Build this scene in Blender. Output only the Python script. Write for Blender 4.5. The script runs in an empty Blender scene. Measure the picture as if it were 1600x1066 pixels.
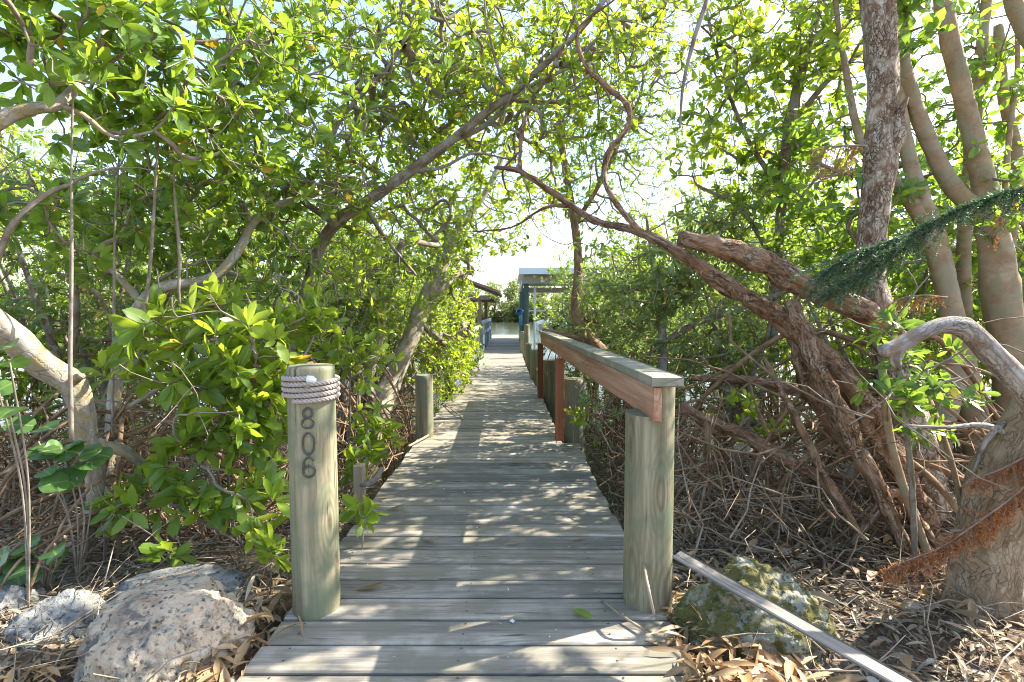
import bpy, math, random
import numpy as np
from mathutils import Vector, noise as mnoise

SC = bpy.context.scene
COL = SC.collection
rng = np.random.default_rng(7)
random.seed(7)
H = 1.3; F = 800.0; TH = math.atan(45 / 800)
CT, ST = math.cos(TH), math.sin(TH)

def P(px, py, Y):
    """point of the place seen at a photo pixel, Y metres ahead of the camera"""
    a = (px - 800) / F; b = (533 - py) / F
    d = np.array([a, CT + b * ST, -ST + b * CT])
    d = d * (Y / d[1])
    return np.array([d[0], Y, H + d[2]])

def nrm(v):
    v = np.asarray(v, float)
    return v / np.maximum(np.linalg.norm(v, axis=-1, keepdims=True), 1e-9)

# ------------------------------------------------------------------ materials
class NT:
    def __init__(s, name):
        s.m = bpy.data.materials.new(name); s.m.use_nodes = True
        s.t = s.m.node_tree; s.t.nodes.clear()
        s.out = s.n('ShaderNodeOutputMaterial')
    def n(s, k, **kw):
        nd = s.t.nodes.new(k)
        for a, b in kw.items(): setattr(nd, a, b)
        return nd
    def l(s, a, b): s.t.links.new(a, b)
    def val(s, sock, v):
        if isinstance(v, bpy.types.NodeSocket): s.l(v, sock)
        else: sock.default_value = v
    def attr(s, name):
        return s.n('ShaderNodeAttribute', attribute_name=name)
    def mapping(s, vec, scale=(1, 1, 1), loc=(0, 0, 0)):
        m = s.n('ShaderNodeMapping'); s.l(vec, m.inputs[0])
        m.inputs['Scale'].default_value = scale; m.inputs['Location'].default_value = loc
        return m.outputs[0]
    def noise(s, vec, scale, detail=5, rough=.55, dist=0.0):
        n = s.n('ShaderNodeTexNoise'); s.l(vec, n.inputs['Vector'])
        n.inputs['Scale'].default_value = scale; n.inputs['Detail'].default_value = detail
        n.inputs['Roughness'].default_value = rough; n.inputs['Distortion'].default_value = dist
        return n.outputs['Fac']
    def ramp(s, fac, stops):
        r = s.n('ShaderNodeValToRGB'); s.l(fac, r.inputs[0])
        e = r.color_ramp.elements
        while len(e) < len(stops): e.new(.5)
        for x, (p, c) in zip(e, stops):
            x.position = p; x.color = (*c, 1) if len(c) == 3 else c
        return r.outputs[0]
    def mix(s, fac, a, b, mode='MIX'):
        m = s.n('ShaderNodeMix', data_type='RGBA', blend_type=mode)
        s.val(m.inputs[0], fac)
        s.val(m.inputs[6], a if not isinstance(a, tuple) else (*a, 1))
        s.val(m.inputs[7], b if not isinstance(b, tuple) else (*b, 1))
        return m.outputs[2]
    def math(s, op, a, b=0.0):
        m = s.n('ShaderNodeMath', operation=op); s.val(m.inputs[0], a); s.val(m.inputs[1], b)
        return m.outputs[0]
    def bump(s, h, strength, dist, prev=None):
        b = s.n('ShaderNodeBump'); s.l(h, b.inputs['Height'])
        b.inputs['Strength'].default_value = strength; b.inputs['Distance'].default_value = dist
        if prev is not None: s.l(prev, b.inputs['Normal'])
        return b.outputs[0]
    def pbr(s, col, rough=.8, normal=None, spec=.3, metal=0.0, finish=True):
        p = s.n('ShaderNodeBsdfPrincipled')
        s.val(p.inputs['Base Color'], col if not isinstance(col, tuple) else (*col, 1))
        s.val(p.inputs['Roughness'], rough)
        p.inputs['Specular IOR Level'].default_value = spec
        p.inputs['Metallic'].default_value = metal
        if normal is not None: s.l(normal, p.inputs['Normal'])
        if finish: s.l(p.outputs[0], s.out.inputs[0])
        return p.outputs[0]
    def coord(s, k='Object'):
        return s.n('ShaderNodeTexCoord').outputs[k]

def leaf_mat(name, dark, mid, light, old=(.55, .40, .05), oldamt=.97, transl=.42, tcol=(.42, .62, .05), rough=.35):
    t = NT(name)
    a = t.attr('tuv'); sep = t.n('ShaderNodeSeparateXYZ'); t.l(a.outputs['Vector'], sep.inputs[0])
    var = t.attr('var').outputs['Fac']
    col = t.ramp(var, [(0, dark), (.45, mid), (.9, light), (oldamt, light), (min(1, oldamt + .01), old)])
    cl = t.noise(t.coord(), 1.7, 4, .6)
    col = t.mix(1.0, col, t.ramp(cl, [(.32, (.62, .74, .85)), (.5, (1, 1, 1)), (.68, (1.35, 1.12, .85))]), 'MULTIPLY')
    ab = t.math('ABSOLUTE', sep.outputs[0])
    rib = t.ramp(ab, [(0, (1, 1, 1)), (.10, (0, 0, 0))])
    col2 = t.mix(t.math('MULTIPLY', rib, .45), col, (.34, .42, .12))
    nz = t.noise(a.outputs['Vector'], 2.2, 3)
    col3 = t.mix(t.math('MULTIPLY', nz, .35), col2, t.mix(.5, col2, (.30, .30, .08)))
    sp = t.noise(t.mapping(a.outputs['Vector'], (2.5, 6, 1)), 2.0, 4, .7)
    col3 = t.mix(t.ramp(sp, [(.66, (0, 0, 0)), (.71, (.8, .8, .8))]), col3, (.16, .10, .03))
    p = t.pbr(col3, rough, spec=.5, finish=False)
    tr = t.n('ShaderNodeBsdfTranslucent')
    tc = t.mix(var, t.mix(.5, tcol, mid), tcol)
    tc = t.mix(t.math('GREATER_THAN', var, oldamt), tc, (.75, .45, .04))
    t.l(tc, tr.inputs[0])
    mx = t.n('ShaderNodeMixShader'); mx.inputs[0].default_value = transl
    t.l(p, mx.inputs[1]); t.l(tr.outputs[0], mx.inputs[2]); t.l(mx.outputs[0], t.out.inputs[0])
    return t.m

def bark_mat(name, c1, c2, c3, su=14, sv=5, patch=None, patch_sc=5, bump=.6, bd=.012, rough=.9, crack=(.05, .035, .025), crack_amt=.6):
    t = NT(name)
    v = t.attr('tuv').outputs['Vector']
    m = t.mapping(v, (su, su, sv))
    n1 = t.noise(m, 1.0, 8, .62, .6)
    n2 = t.noise(t.coord(), 9, 5)
    col = t.ramp(n1, [(.28, c1), (.48, c2), (.68, c3)])
    col = t.mix(t.math('MULTIPLY', n2, .45), col, t.mix(.5, col, c1))
    dn = t.n('ShaderNodeTexNoise'); t.l(v, dn.inputs['Vector']); dn.inputs['Scale'].default_value = 9; dn.inputs['Detail'].default_value = 5
    dm = t.n('ShaderNodeVectorMath', operation='SCALE'); t.l(dn.outputs['Color'], dm.inputs[0]); dm.inputs['Scale'].default_value = .16
    da = t.n('ShaderNodeVectorMath', operation='ADD'); t.l(v, da.inputs[0]); t.l(dm.outputs[0], da.inputs[1])
    vo = t.n('ShaderNodeTexVoronoi', feature='DISTANCE_TO_EDGE'); t.l(t.mapping(da.outputs[0], (su * 1.6, su * 1.6, sv * 1.3)), vo.inputs[0])
    vo.inputs['Scale'].default_value = 1.0
    cr = t.ramp(vo.outputs['Distance'], [(0, (1, 1, 1)), (.09, (0, 0, 0))])
    crn = t.math('MULTIPLY', cr, t.ramp(n2, [(.35, (0, 0, 0)), (.6, (1, 1, 1))]))
    col = t.mix(t.math('MULTIPLY', crn, crack_amt), col, crack)
    if patch:
        n3 = t.noise(t.coord(), patch_sc, 6, .6, .4)
        k = t.ramp(n3, [(.50, (0, 0, 0)), (.58, (1, 1, 1))])
        col = t.mix(t.math('MULTIPLY', k, .8), col, patch)
    h = t.math('SUBTRACT', n1, t.math('MULTIPLY', crn, .6 * crack_amt))
    t.pbr(col, rough, t.bump(h, bump, bd), spec=.15)
    return t.m

def wood_mat(name, a, b, c, axis='z', green=None, scale=1.0, rough=.85, bump=.5, knots=True, lo=1.6, grain=.35, crk_lim=.31):
    """weathered timber, grain along one axis of tuv"""
    t = NT(name)
    v = t.attr('tuv').outputs['Vector']; var = t.attr('var').outputs['Fac']
    off = t.n('ShaderNodeVectorMath', operation='ADD'); t.l(v, off.inputs[0])
    cm = t.n('ShaderNodeCombineXYZ'); t.l(t.math('MULTIPLY', var, 37.0), cm.inputs[0]); t.l(t.math('MULTIPLY', var, 91.0), cm.inputs[1]); t.l(t.math('MULTIPLY', var, 53.0), cm.inputs[2])
    t.l(cm.outputs[0], off.inputs[1]); v = off.outputs[0]
    lo = lo * scale; hi = 42 * scale
    sc = {'x': (lo, hi, hi), 'y': (hi, lo, hi), 'z': (hi, hi, lo)}[axis]
    sc2 = tuple(x * .25 for x in sc)
    fine = t.noise(t.mapping(v, sc), 1.0, 7, .68, .3)
    broad = t.noise(t.mapping(v, sc2), 1.0, 5, .6, .8)
    blot = t.noise(v, 5, 4)
    tone0 = t.noise(t.mapping(v, tuple(x * .07 for x in sc)), 1.0, 3, .5, .5)
    g = t.math('ADD', t.math('ADD', t.math('MULTIPLY', fine, grain), t.math('MULTIPLY', broad, .4)), t.math('MULTIPLY', tone0, .6 - grain))
    col = t.ramp(g, [(.33, a), (.48, b), (.64, c)])
    if knots:
        kc = {'x': (1.3, 6.5, 6.5), 'y': (6.5, 1.3, 6.5), 'z': (6.5, 6.5, 1.9)}[axis]
        kv = t.n('ShaderNodeTexVoronoi'); t.l(t.mapping(v, kc), kv.inputs[0]); kv.inputs['Scale'].default_value = 1
        kd = kv.outputs['Distance']; wob = t.math('ADD', t.math('MULTIPLY', kd, 62.0), t.math('MULTIPLY', broad, 7.0))
        ring = t.math('MULTIPLY', t.math('ADD', t.math('SINE', wob), 1.0), .5)
        col = t.mix(t.math('MULTIPLY', t.math('MULTIPLY', ring, t.ramp(kd, [(.12, (1, 1, 1)), (.50, (.12, .12, .12))])), .62), col, a)
        col = t.mix(t.ramp(kd, [(.035, (.9, .9, .9)), (.075, (0, 0, 0))]), col, (a[0] * .7, a[1] * .55, a[2] * .45))
    if green:
        k = t.ramp(blot, [(.44, (0, 0, 0)), (.58, (1, 1, 1))])
        col = t.mix(t.math('MULTIPLY', k, .75), col, green)
    crk = t.noise(t.mapping(v, tuple(x * .8 for x in sc), (3, 9, 1)), 1.0, 4, .75, .1)
    ck = t.ramp(crk, [(crk_lim - .03, (1, 1, 1)), (crk_lim + .025, (0, 0, 0))])
    col = t.mix(t.math('MULTIPLY', ck, .8), col, (.05, .045, .04))
    tone = t.ramp(var, [(0, (.66, .68, .68)), (.5, (.98, .98, .96)), (1, (1.22, 1.15, 1.05))])
    col = t.mix(1.0, col, tone, 'MULTIPLY')
    hh = t.math('SUBTRACT', g, t.math('MULTIPLY', ck, .6))
    t.pbr(col, rough, t.bump(hh, bump, .004), spec=.2)
    return t.m

def rock_mat(name, pale, tan, dark, moss=None, moss_at=.5):
    t = NT(name); o = t.coord()
    n = t.noise(o, 5, 8, .6, .3); f = t.noise(o, 38, 6, .7); g = t.noise(o, 15, 5, .65)
    col = t.ramp(n, [(.33, tan), (.5, pale), (.7, (pale[0] * 1.15, pale[1] * 1.12, pale[2] * 1.08))])
    vo = t.n('ShaderNodeTexVoronoi'); t.l(o, vo.inputs[0]); vo.inputs['Scale'].default_value = 42; vo.inputs['Randomness'].default_value = 1
    pit = t.math('MULTIPLY', t.ramp(vo.outputs['Distance'], [(.16, (1, 1, 1)), (.36, (0, 0, 0))]), t.ramp(g, [(.45, (0, 0, 0)), (.56, (1, 1, 1))]))
    col = t.mix(t.math('MULTIPLY', pit, .85), col, dark)
    col = t.mix(t.ramp(f, [(.30, (.8, .8, .8)), (.42, (0, 0, 0))]), col, dark)
    if moss:
        n4 = t.noise(o, 9, 7, .65, .5)
        col = t.mix(t.ramp(n4, [(moss_at - .07, (0, 0, 0)), (moss_at + .04, (1, 1, 1))]), col, moss)
        n5 = t.noise(o, 14, 7, .7, .3)
        col = t.mix(t.ramp(n5, [(.56, (0, 0, 0)), (.62, (.9, .9, .9))]), col, (.22, .225, .19))
        col = t.mix(t.ramp(f, [(.34, (.8, .8, .8)), (.44, (0, 0, 0))]), col, dark)
    h = t.math('SUBTRACT', t.math('ADD', t.math('MULTIPLY', g, 1.0), t.math('MULTIPLY', f, .5)), t.math('MULTIPLY', pit, .5))
    t.pbr(col, .95, t.bump(h, .9, .02), spec=.12)
    return t.m

def plain(name, col, rough=.6, metal=0.0, var=.25, sc=6, spec=.4):
    t = NT(name); n = t.noise(t.coord(), sc, 5)
    c = t.mix(t.math('MULTIPLY', n, var * 2), col, tuple(x * .55 for x in col))
    t.pbr(c, rough, t.bump(n, .15, .005), spec=spec, metal=metal)
    return t.m

M = {}
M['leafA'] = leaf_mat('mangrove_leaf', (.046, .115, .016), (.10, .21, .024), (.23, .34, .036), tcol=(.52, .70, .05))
M['leafB'] = leaf_mat('yellowgreen_leaf', (.060, .135, .018), (.13, .24, .026), (.27, .36, .036), tcol=(.60, .72, .05), transl=.48)  # brighter, yellower green than the mangrove leaf, and more translucent
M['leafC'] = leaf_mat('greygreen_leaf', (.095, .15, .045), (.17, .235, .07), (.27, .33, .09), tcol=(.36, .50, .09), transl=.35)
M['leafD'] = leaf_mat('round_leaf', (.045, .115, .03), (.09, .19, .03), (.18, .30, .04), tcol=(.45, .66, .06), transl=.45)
M['leafG'] = leaf_mat('seagrape_leaf', (.025, .085, .02), (.045, .125, .03), (.085, .18, .04), old=(.4, .3, .05), oldamt=.99, tcol=(.2, .4, .05), transl=.25, rough=.3)
M['needle'] = leaf_mat('needle', (.02, .06, .03), (.035, .10, .045), (.07, .16, .07), oldamt=.99, tcol=(.1, .25, .06), transl=.25, rough=.5)
M['deadneedle'] = leaf_mat('dead_needle', (.18, .07, .03), (.34, .14, .055), (.54, .28, .13), old=(.5, .4, .3), oldamt=.96, tcol=(.75, .25, .05), transl=.35, rough=.7)
M['leafFar'] = leaf_mat('far_leaf', (.10, .14, .05), (.18, .22, .08), (.28, .30, .12), tcol=(.4, .5, .1), transl=.4, rough=.6)
M['dry'] = leaf_mat('dry_leaf', (.15, .085, .045), (.32, .20, .11), (.52, .36, .22), old=(.62, .5, .36), oldamt=.93, tcol=(.6, .32, .12), transl=.2, rough=.55)
M['drygrey'] = leaf_mat('dry_grey_leaf', (.10, .075, .05), (.22, .16, .11), (.40, .31, .22), old=(.5, .44, .36), oldamt=.9, tcol=(.5, .3, .15), transl=.12, rough=.7)
M['barkpale'] = bark_mat('pale_lichen_bark', (.17, .14, .105), (.34, .30, .24), (.50, .46, .39), 16, 6, patch=(.30, .24, .12), patch_sc=14, crack_amt=.5)
M['bark'] = bark_mat('grey_brown_bark', (.11, .085, .06), (.22, .175, .13), (.36, .30, .235), 18, 6, patch=(.30, .29, .25), patch_sc=8)
M['twig'] = bark_mat('twig_bark', (.13, .10, .07), (.25, .205, .155), (.38, .33, .27), 40, 12, bump=.3, bd=.004, crack_amt=.2)
M['barkflaky'] = bark_mat('flaky_bark', (.13, .07, .04), (.40, .31, .22), (.66, .59, .49), 34, 13, patch=(.21, .12, .07), patch_sc=17, bump=1, bd=.02, crack=(.12, .06, .035), crack_amt=.9)
M['barkred'] = bark_mat('stringy_red_bark', (.10, .050, .026), (.28, .165, .095), (.52, .43, .33), 40, 7, patch=(.34, .20, .115), patch_sc=7, bump=1, bd=.02, crack_amt=.8)
M['barksmooth'] = bark_mat('smooth_tan_bark', (.22, .14, .08), (.32, .225, .135), (.41, .32, .215), 6, 9, patch=(.27, .25, .165), patch_sc=7, bump=.3, bd=.006, crack_amt=.2, rough=.7)
M['barkrough'] = bark_mat('rough_tan_bark', (.18, .12, .07), (.35, .255, .16), (.48, .38, .265), 30, 5.5, patch=(.26, .185, .115), patch_sc=12, bump=1, bd=.02, crack=(.10, .065, .04), crack_amt=.55)
M['deadwood'] = bark_mat('weathered_dead_wood', (.14, .115, .09), (.34, .295, .25), (.56, .51, .45), 34, 3.5, patch=(.22, .15, .10), patch_sc=10, bump=1, bd=.014, crack_amt=.5)
M['root'] = bark_mat('root_bark', (.11, .065, .036), (.245, .155, .09), (.41, .29, .19), 24, 8, crack_amt=.3)
M['drystick'] = bark_mat('dry_stick', (.17, .12, .08), (.33, .25, .17), (.50, .42, .32), 40, 10, bump=.3, bd=.004, crack_amt=.2)
M['deck'] = wood_mat('weathered_plank', (.080, .070, .056), (.262, .232, .188), (.52, .462, .38), 'x', green=(.20, .185, .135), bump=.9, lo=2.2, grain=.42, crk_lim=.345)
M['pile'] = wood_mat('treated_pile', (.085, .07, .042), (.235, .205, .13), (.40, .35, .24), 'z', green=(.15, .175, .11), scale=1.0, bump=.7, lo=2.2, grain=.42, crk_lim=.36)
M['pilegrn'] = wood_mat('teal_pile', (.06, .095, .075), (.115, .16, .13), (.20, .245, .20), 'z', scale=.5)
M['cap'] = wood_mat('grey_cap_board', (.17, .145, .105), (.33, .29, .215), (.48, .43, .34), 'y', green=(.23, .23, .16))
M['redwood'] = wood_mat('red_stained_board', (.22, .08, .045), (.38, .19, .115), (.54, .38, .28), 'y')
M['redpost'] = wood_mat('red_stained_post', (.17, .055, .026), (.28, .10, .05), (.38, .17, .09), 'z')
M['greyplank'] = wood_mat('grey_board', (.08, .068, .055), (.19, .17, .145), (.34, .31, .275), 'y', bump=1.0, grain=.5, crk_lim=.38)
M['brownwood'] = wood_mat('brown_stake', (.18, .125, .08), (.34, .26, .18), (.46, .37, .27), 'z')
M['beam'] = wood_mat('dark_beam', (.09, .07, .05), (.17, .13, .095), (.26, .21, .16), 'y')
M['rock1'] = rock_mat('coral_limestone', (.50, .40, .29), (.30, .21, .135), (.07, .055, .042), moss=(.15, .135, .115), moss_at=.60)
M['rock2'] = rock_mat('grey_limestone', (.25, .25, .235), (.15, .145, .13), (.05, .048, .045), moss=(.10, .10, .09), moss_at=.6)
M['rock3'] = rock_mat('mossy_limestone', (.32, .30, .23), (.20, .17, .115), (.04, .04, .03), moss=(.115, .105, .034), moss_at=.48)
M['pebble'] = plain('shell_grit', (.75, .72, .66), .7)
M['metal'] = plain('dull_metal_numeral', (.12, .11, .09), .6, .5, var=.5, sc=40)
M['white'] = plain('white_metal', (.80, .81, .82), .4, var=.08)
M['tin'] = plain('pale_roof_metal', (.66, .70, .74), .45, .1, var=.12)
M['grey'] = plain('grey_beam', (.36, .34, .31), .7)
M['roofbrown'] = plain('brown_shingle', (.26, .165, .11), .85, sc=20)
M['blue'] = plain('blue_motor', (.12, .30, .52), .4)
M['black'] = plain('black_gelcoat', (.02, .022, .028), .25)
M['bluegrey'] = plain('bluegrey_paint', (.26, .33, .38), .7)
M['hull'] = plain('white_gelcoat', (.78, .80, .82), .25, var=.06)

def rope_mat():
    t = NT('rope_fibre'); v = t.attr('tuv').outputs['Vector']
    n = t.noise(t.mapping(v, (300, 300, 300)), 1, 4)
    c = t.ramp(n, [(.3, (.25, .20, .16)), (.5, (.42, .35, .30)), (.7, (.58, .50, .44))])
    t.pbr(c, .9, t.bump(n, .5, .002), spec=.15); return t.m
M['rope'] = rope_mat()

def ground_mat():
    t = NT('leaf_litter_soil'); o = t.coord()
    n = t.noise(o, 3, 6); f = t.noise(o, 45, 7, .7); 
    m = t.noise(t.mapping(o, (60, 18, 30)), 1, 5, .7, 1.0)
    c = t.ramp(n, [(.3, (.085, .058, .038)), (.55, (.16, .115, .078)), (.75, (.24, .185, .13))])
    c = t.mix(t.ramp(m, [(.5, (0, 0, 0)), (.62, (1, 1, 1))]), c, (.30, .225, .155))
    c = t.mix(t.ramp(f, [(.3, (.9, .9, .9)), (.45, (0, 0, 0))]), c, (.035, .026, .018))
    t.pbr(c, .95, t.bump(t.math('ADD', f, m), .8, .02), spec=.1); return t.m
M['ground'] = ground_mat()

def water_mat():
    t = NT('shallow_water'); o = t.coord()
    n1 = t.noise(t.mapping(o, (1, 1.6, 1)), 3.2, 4, .6, .4); n2 = t.noise(o, 14, 3)
    h = t.math('ADD', n1, t.math('MULTIPLY', n2, .25))
    p = t.pbr((.07, .075, .045), .06, t.bump(h, .35, .05), spec=.5)
    return t.m
M['water'] = water_mat()

# ------------------------------------------------------------------ mesh builder
class MB:
    def __init__(s): s.V = []; s.T = []; s.Q = []; s.tuv = []; s.var = []; s.n = 0
    def add(s, V, Q=None, T=None, tuv=None, var=0.0):
        V = np.asarray(V, float).reshape(-1, 3); k = len(V)
        if k == 0: return
        s.V.append(V)
        if Q is not None and len(Q): s.Q.append(np.asarray(Q, int).reshape(-1, 4) + s.n)
        if T is not None and len(T): s.T.append(np.asarray(T, int).reshape(-1, 3) + s.n)
        s.tuv.append(np.asarray(tuv if tuv is not None else V, float).reshape(-1, 3))
        s.var.append(np.broadcast_to(np.asarray(var, float), (k,)).copy())
        s.n += k
    def build(s, name, mat, parent=None, origin=None, smooth=True):
        me = bpy.data.meshes.new(name)
        V = np.concatenate(s.V) if s.V else np.zeros((0, 3))
        if origin is None: origin = getattr(parent, 'origin_np', None) if parent is not None else None
        o = ORIG.get(parent.name) if (parent is not None and origin is None) else origin
        if o is not None: V = V - np.asarray(o)
        Q = np.concatenate(s.Q) if s.Q else np.zeros((0, 4), int)
        T = np.concatenate(s.T) if s.T else np.zeros((0, 3), int)
        me.vertices.add(len(V)); me.vertices.foreach_set('co', V.ravel().astype(np.float32))
        li = np.concatenate([Q.ravel(), T.ravel()]).astype(np.int32)
        me.loops.add(len(li)); me.loops.foreach_set('vertex_index', li)
        st = np.concatenate([np.arange(len(Q)) * 4, len(Q) * 4 + np.arange(len(T)) * 3]).astype(np.int32)
        me.polygons.add(len(st)); me.polygons.foreach_set('loop_start', st)
        me.polygons.foreach_set('use_smooth', np.full(len(st), smooth))
        me.update(calc_edges=True)
        a = me.attributes.new('tuv', 'FLOAT_VECTOR', 'POINT'); a.data.foreach_set('vector', np.concatenate(s.tuv).ravel().astype(np.float32))
        a = me.attributes.new('var', 'FLOAT', 'POINT'); a.data.foreach_set('value', np.concatenate(s.var).astype(np.float32))
        me.materials.append(mat)
        ob = bpy.data.objects.new(name, me); COL.objects.link(ob)
        if parent is not None:
            ob.parent = parent; ORIG[ob.name] = ORIG.get(parent.name)
        elif o is not None:
            ob.location = o; ORIG[ob.name] = np.asarray(o)
        return ob
ORIG = {}

def tag(o, label=None, cat=None, group=None, kind=None):
    if label: o['label'] = label
    if cat: o['category'] = cat
    if group: o['group'] = group
    if kind: o['kind'] = kind
    return o
def thing(name, loc, label, cat, group=None):
    o = bpy.data.objects.new(name, None); COL.objects.link(o); o.location = loc; o.empty_display_size = .1
    ORIG[o.name] = np.asarray(loc, float); return tag(o, label, cat, group)
def copy_tree(o, parent=None):
    c = o.copy(); COL.objects.link(c)
    if parent is not None: c.parent = parent
    for ch in list(o.children): copy_tree(ch, c)
    return c

def catmull(pts, step):
    p = np.asarray(pts, float); n = len(p)
    if n == 2:
        k = max(2, int(np.linalg.norm(p[1, :3] - p[0, :3]) / step) + 1)
        return p[0] + (p[1] - p[0]) * np.linspace(0, 1, k)[:, None]
    q = np.vstack([2 * p[0] - p[1], p, 2 * p[-1] - p[-2]]); out = []
    for i in range(n - 1):
        a, b, c, d = q[i:i + 4]
        k = max(2, int(np.linalg.norm(c[:3] - b[:3]) / step))
        t = np.linspace(0, 1, k, endpoint=False)[:, None]
        out.append(.5 * (2 * b + (c - a) * t + (2 * a - 5 * b + 4 * c - d) * t * t + (3 * b - a - 3 * c + d) * t ** 3))
    out.append(p[-1:]); return np.vstack(out)

def tube(mb, pts, rad, sides=8, rough=0.0, var=0.0, seed=0, capends=True, vstart=0.0):
    p = np.asarray(pts, float); n = len(p); r = np.broadcast_to(np.asarray(rad, float), (n,)).copy()
    t = nrm(np.gradient(p, axis=0))
    ref = np.array([0, 0, 1.]) if abs(t[0, 2]) < .9 else np.array([1., 0, 0])
    u = nrm(np.cross(t[0], ref)); U = [u]
    for i in range(1, n):
        u = U[-1] - t[i] * np.dot(U[-1], t[i]); U.append(nrm(u))
    U = np.array(U); W = np.cross(t, U)
    ang = np.linspace(0, 2 * math.pi, sides, endpoint=False)
    L = np.concatenate([[0], np.cumsum(np.linalg.norm(np.diff(p, axis=0), axis=1))]) + vstart
    ca, sa = np.cos(ang), np.sin(ang)
    R = np.repeat(r[:, None], sides, 1)
    if rough > 0:
        for i in range(n):
            for j in range(sides):
                rr = max(r[i], .01)
                R[i, j] *= 1 + rough * (mnoise.noise(Vector((ca[j] * 1.3 + seed, sa[j] * 1.3, L[i] / rr * .35))) + .6 * mnoise.noise(Vector((ca[j] * 3.1, sa[j] * 3.1 + seed, L[i] / rr * .9))) + .4 * mnoise.noise(Vector((ca[j] * 7, sa[j] * 7 + seed, L[i] / rr * 1.6))))
    V = p[:, None, :] + U[:, None, :] * (ca * R)[:, :, None] + W[:, None, :] * (sa * R)[:, :, None]
    rr = max(float(r.mean()), .004)
    tv = np.stack([np.broadcast_to(ca, (n, sides)) * rr + seed * 1.7, np.broadcast_to(sa, (n, sides)) * rr, np.repeat(L[:, None], sides, 1)], -1)
    i0 = np.arange(n - 1)[:, None] * sides; j = np.arange(sides)[None]; j1 = (j + 1) % sides
    Q = np.stack([i0 + j, i0 + j1, i0 + sides + j1, i0 + sides + j], -1).reshape(-1, 4)
    V = V.reshape(-1, 3); tv = tv.reshape(-1, 3); T = []
    if capends:
        V = np.vstack([V, p[0] - t[0] * r[0] * .25, p[-1] + t[-1] * r[-1] * .25]); tv = np.vstack([tv, tv[0], tv[-1]])
        b, e = n * sides, n * sides + 1
        T = [(b, (k + 1) % sides, k) for k in range(sides)] + [(e, (n - 1) * sides + k, (n - 1) * sides + (k + 1) % sides) for k in range(sides)]
    mb.add(V, Q, T, tv, var)

def pxline(pts):
    """[(px,py,Y,width_px)] -> [(x,y,z,radius)]"""
    return np.array([[*P(a, b, Y), w * Y / F / 2] for a, b, Y, w in pts])

# ------------------------------------------------------------------ leaves
S_HI = np.array([.22, .5, .8])
def leaves(mb, O, D, N, L, W, fold=.25, curl=.18, var=None, hi=True, obov=.0):
    """bulk leaves: origin, length direction, face normal, length, width"""
    k = len(O)
    if k == 0: return
    D = nrm(D); N = nrm(N - D * (N * D).sum(1, keepdims=True)); X = np.cross(D, N)
    L = np.broadcast_to(L, (k,))[:, None]; W = np.broadcast_to(W, (k,))[:, None]
    if var is None: var = rng.random(k)
    cu = curl * (.4 + 1.2 * rng.random((k, 1))); fo = fold * (.3 + 1.2 * rng.random((k, 1)))
    if hi:
        wp = np.array([.62, 1.0, .72 + obov * .3]) * .5
        vs = [O]; tv = [np.tile([0, 0, 0], (k, 1))]
        for s, w in zip(S_HI, wp):
            m = O + D * L * s - N * L * cu * s * s
            for sg in (-1, 0, 1):
                vs.append(m + X * W * w * sg + N * W * w * fo * abs(sg)); tv.append(np.tile([sg * w * 2, s, 0], (k, 1)))
        vs.append(O + D * L - N * L * cu); tv.append(np.tile([0, 1, 0], (k, 1)))
        V = np.stack(vs, 1); tv = np.stack(tv, 1).astype(float); tv[:, :, 2] = rng.random(k)[:, None] * 9
        base = (np.arange(k) * 11)[:, None, None]
        T = np.array([[0, 2, 1], [0, 3, 2], [7, 8, 10], [8, 9, 10]])[None] + base
        Q = np.array([[1, 2, 5, 4], [2, 3, 6, 5], [4, 5, 8, 7], [5, 6, 9, 8]])[None] + base
        mb.add(V, Q.reshape(-1, 4), T.reshape(-1, 3), tv, np.repeat(var, 11))
    else:
        m = O + D * L * .52 - N * L * cu * .15
        V = np.stack([O, m + X * W * .5 + N * W * .5 * fo, O + D * L - N * L * cu, m - X * W * .5 + N * W * .5 * fo], 1)
        tv = np.tile(np.array([[.4, 0, 0], [.9, .5, 0], [.4, 1, 0], [.9, .5, 0]], float)[None], (k, 1, 1))
        base = (np.arange(k) * 4)[:, None, None]
        T = np.array([[0, 1, 2], [0, 2, 3]])[None] + base
        mb.add(V, None, T.reshape(-1, 3), tv, np.repeat(var, 4))

def rosettes(mb, C, A, n=(5, 9), L=.10, aspect=.42, hi=True, spread=(25, 80), vb=0.0, obov=.4):
    """whorls of leaves at points C with axis A"""
    C = np.asarray(C); A = nrm(A); k = len(C)
    if k == 0: return
    cnt = rng.integers(n[0], n[1] + 1, k); idx = np.repeat(np.arange(k), cnt); t = len(idx)
    ref = nrm(rng.normal(size=(k, 3))); U = nrm(np.cross(A, ref)); W = np.cross(A, U)
    ph = rng.random(t) * 2 * math.pi; el = np.radians(rng.uniform(spread[0], spread[1], t))
    rad = U[idx] * np.cos(ph)[:, None] + W[idx] * np.sin(ph)[:, None]
    D = A[idx] * np.cos(el)[:, None] + rad * np.sin(el)[:, None]
    D[:, 2] -= .12
    N = A[idx] * np.sin(el)[:, None] - rad * np.cos(el)[:, None] + rng.normal(size=(t, 3)) * .18
    ll = L * rng.uniform(.42, 1.18, t)
    O = C[idx] + nrm(D) * .008 - A[idx] * (rng.random(t) * .03)[:, None]
    cv = rng.random(k)[idx] * .6 + rng.random(t) * .4
    cv = np.clip(cv + vb, 0, .95); old = rng.random(t) < .012; cv[old] = 1.0
    leaves(mb, O, D, N, ll, ll * aspect * rng.uniform(.78, 1.25, t), hi=hi, var=cv, obov=obov)

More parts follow.
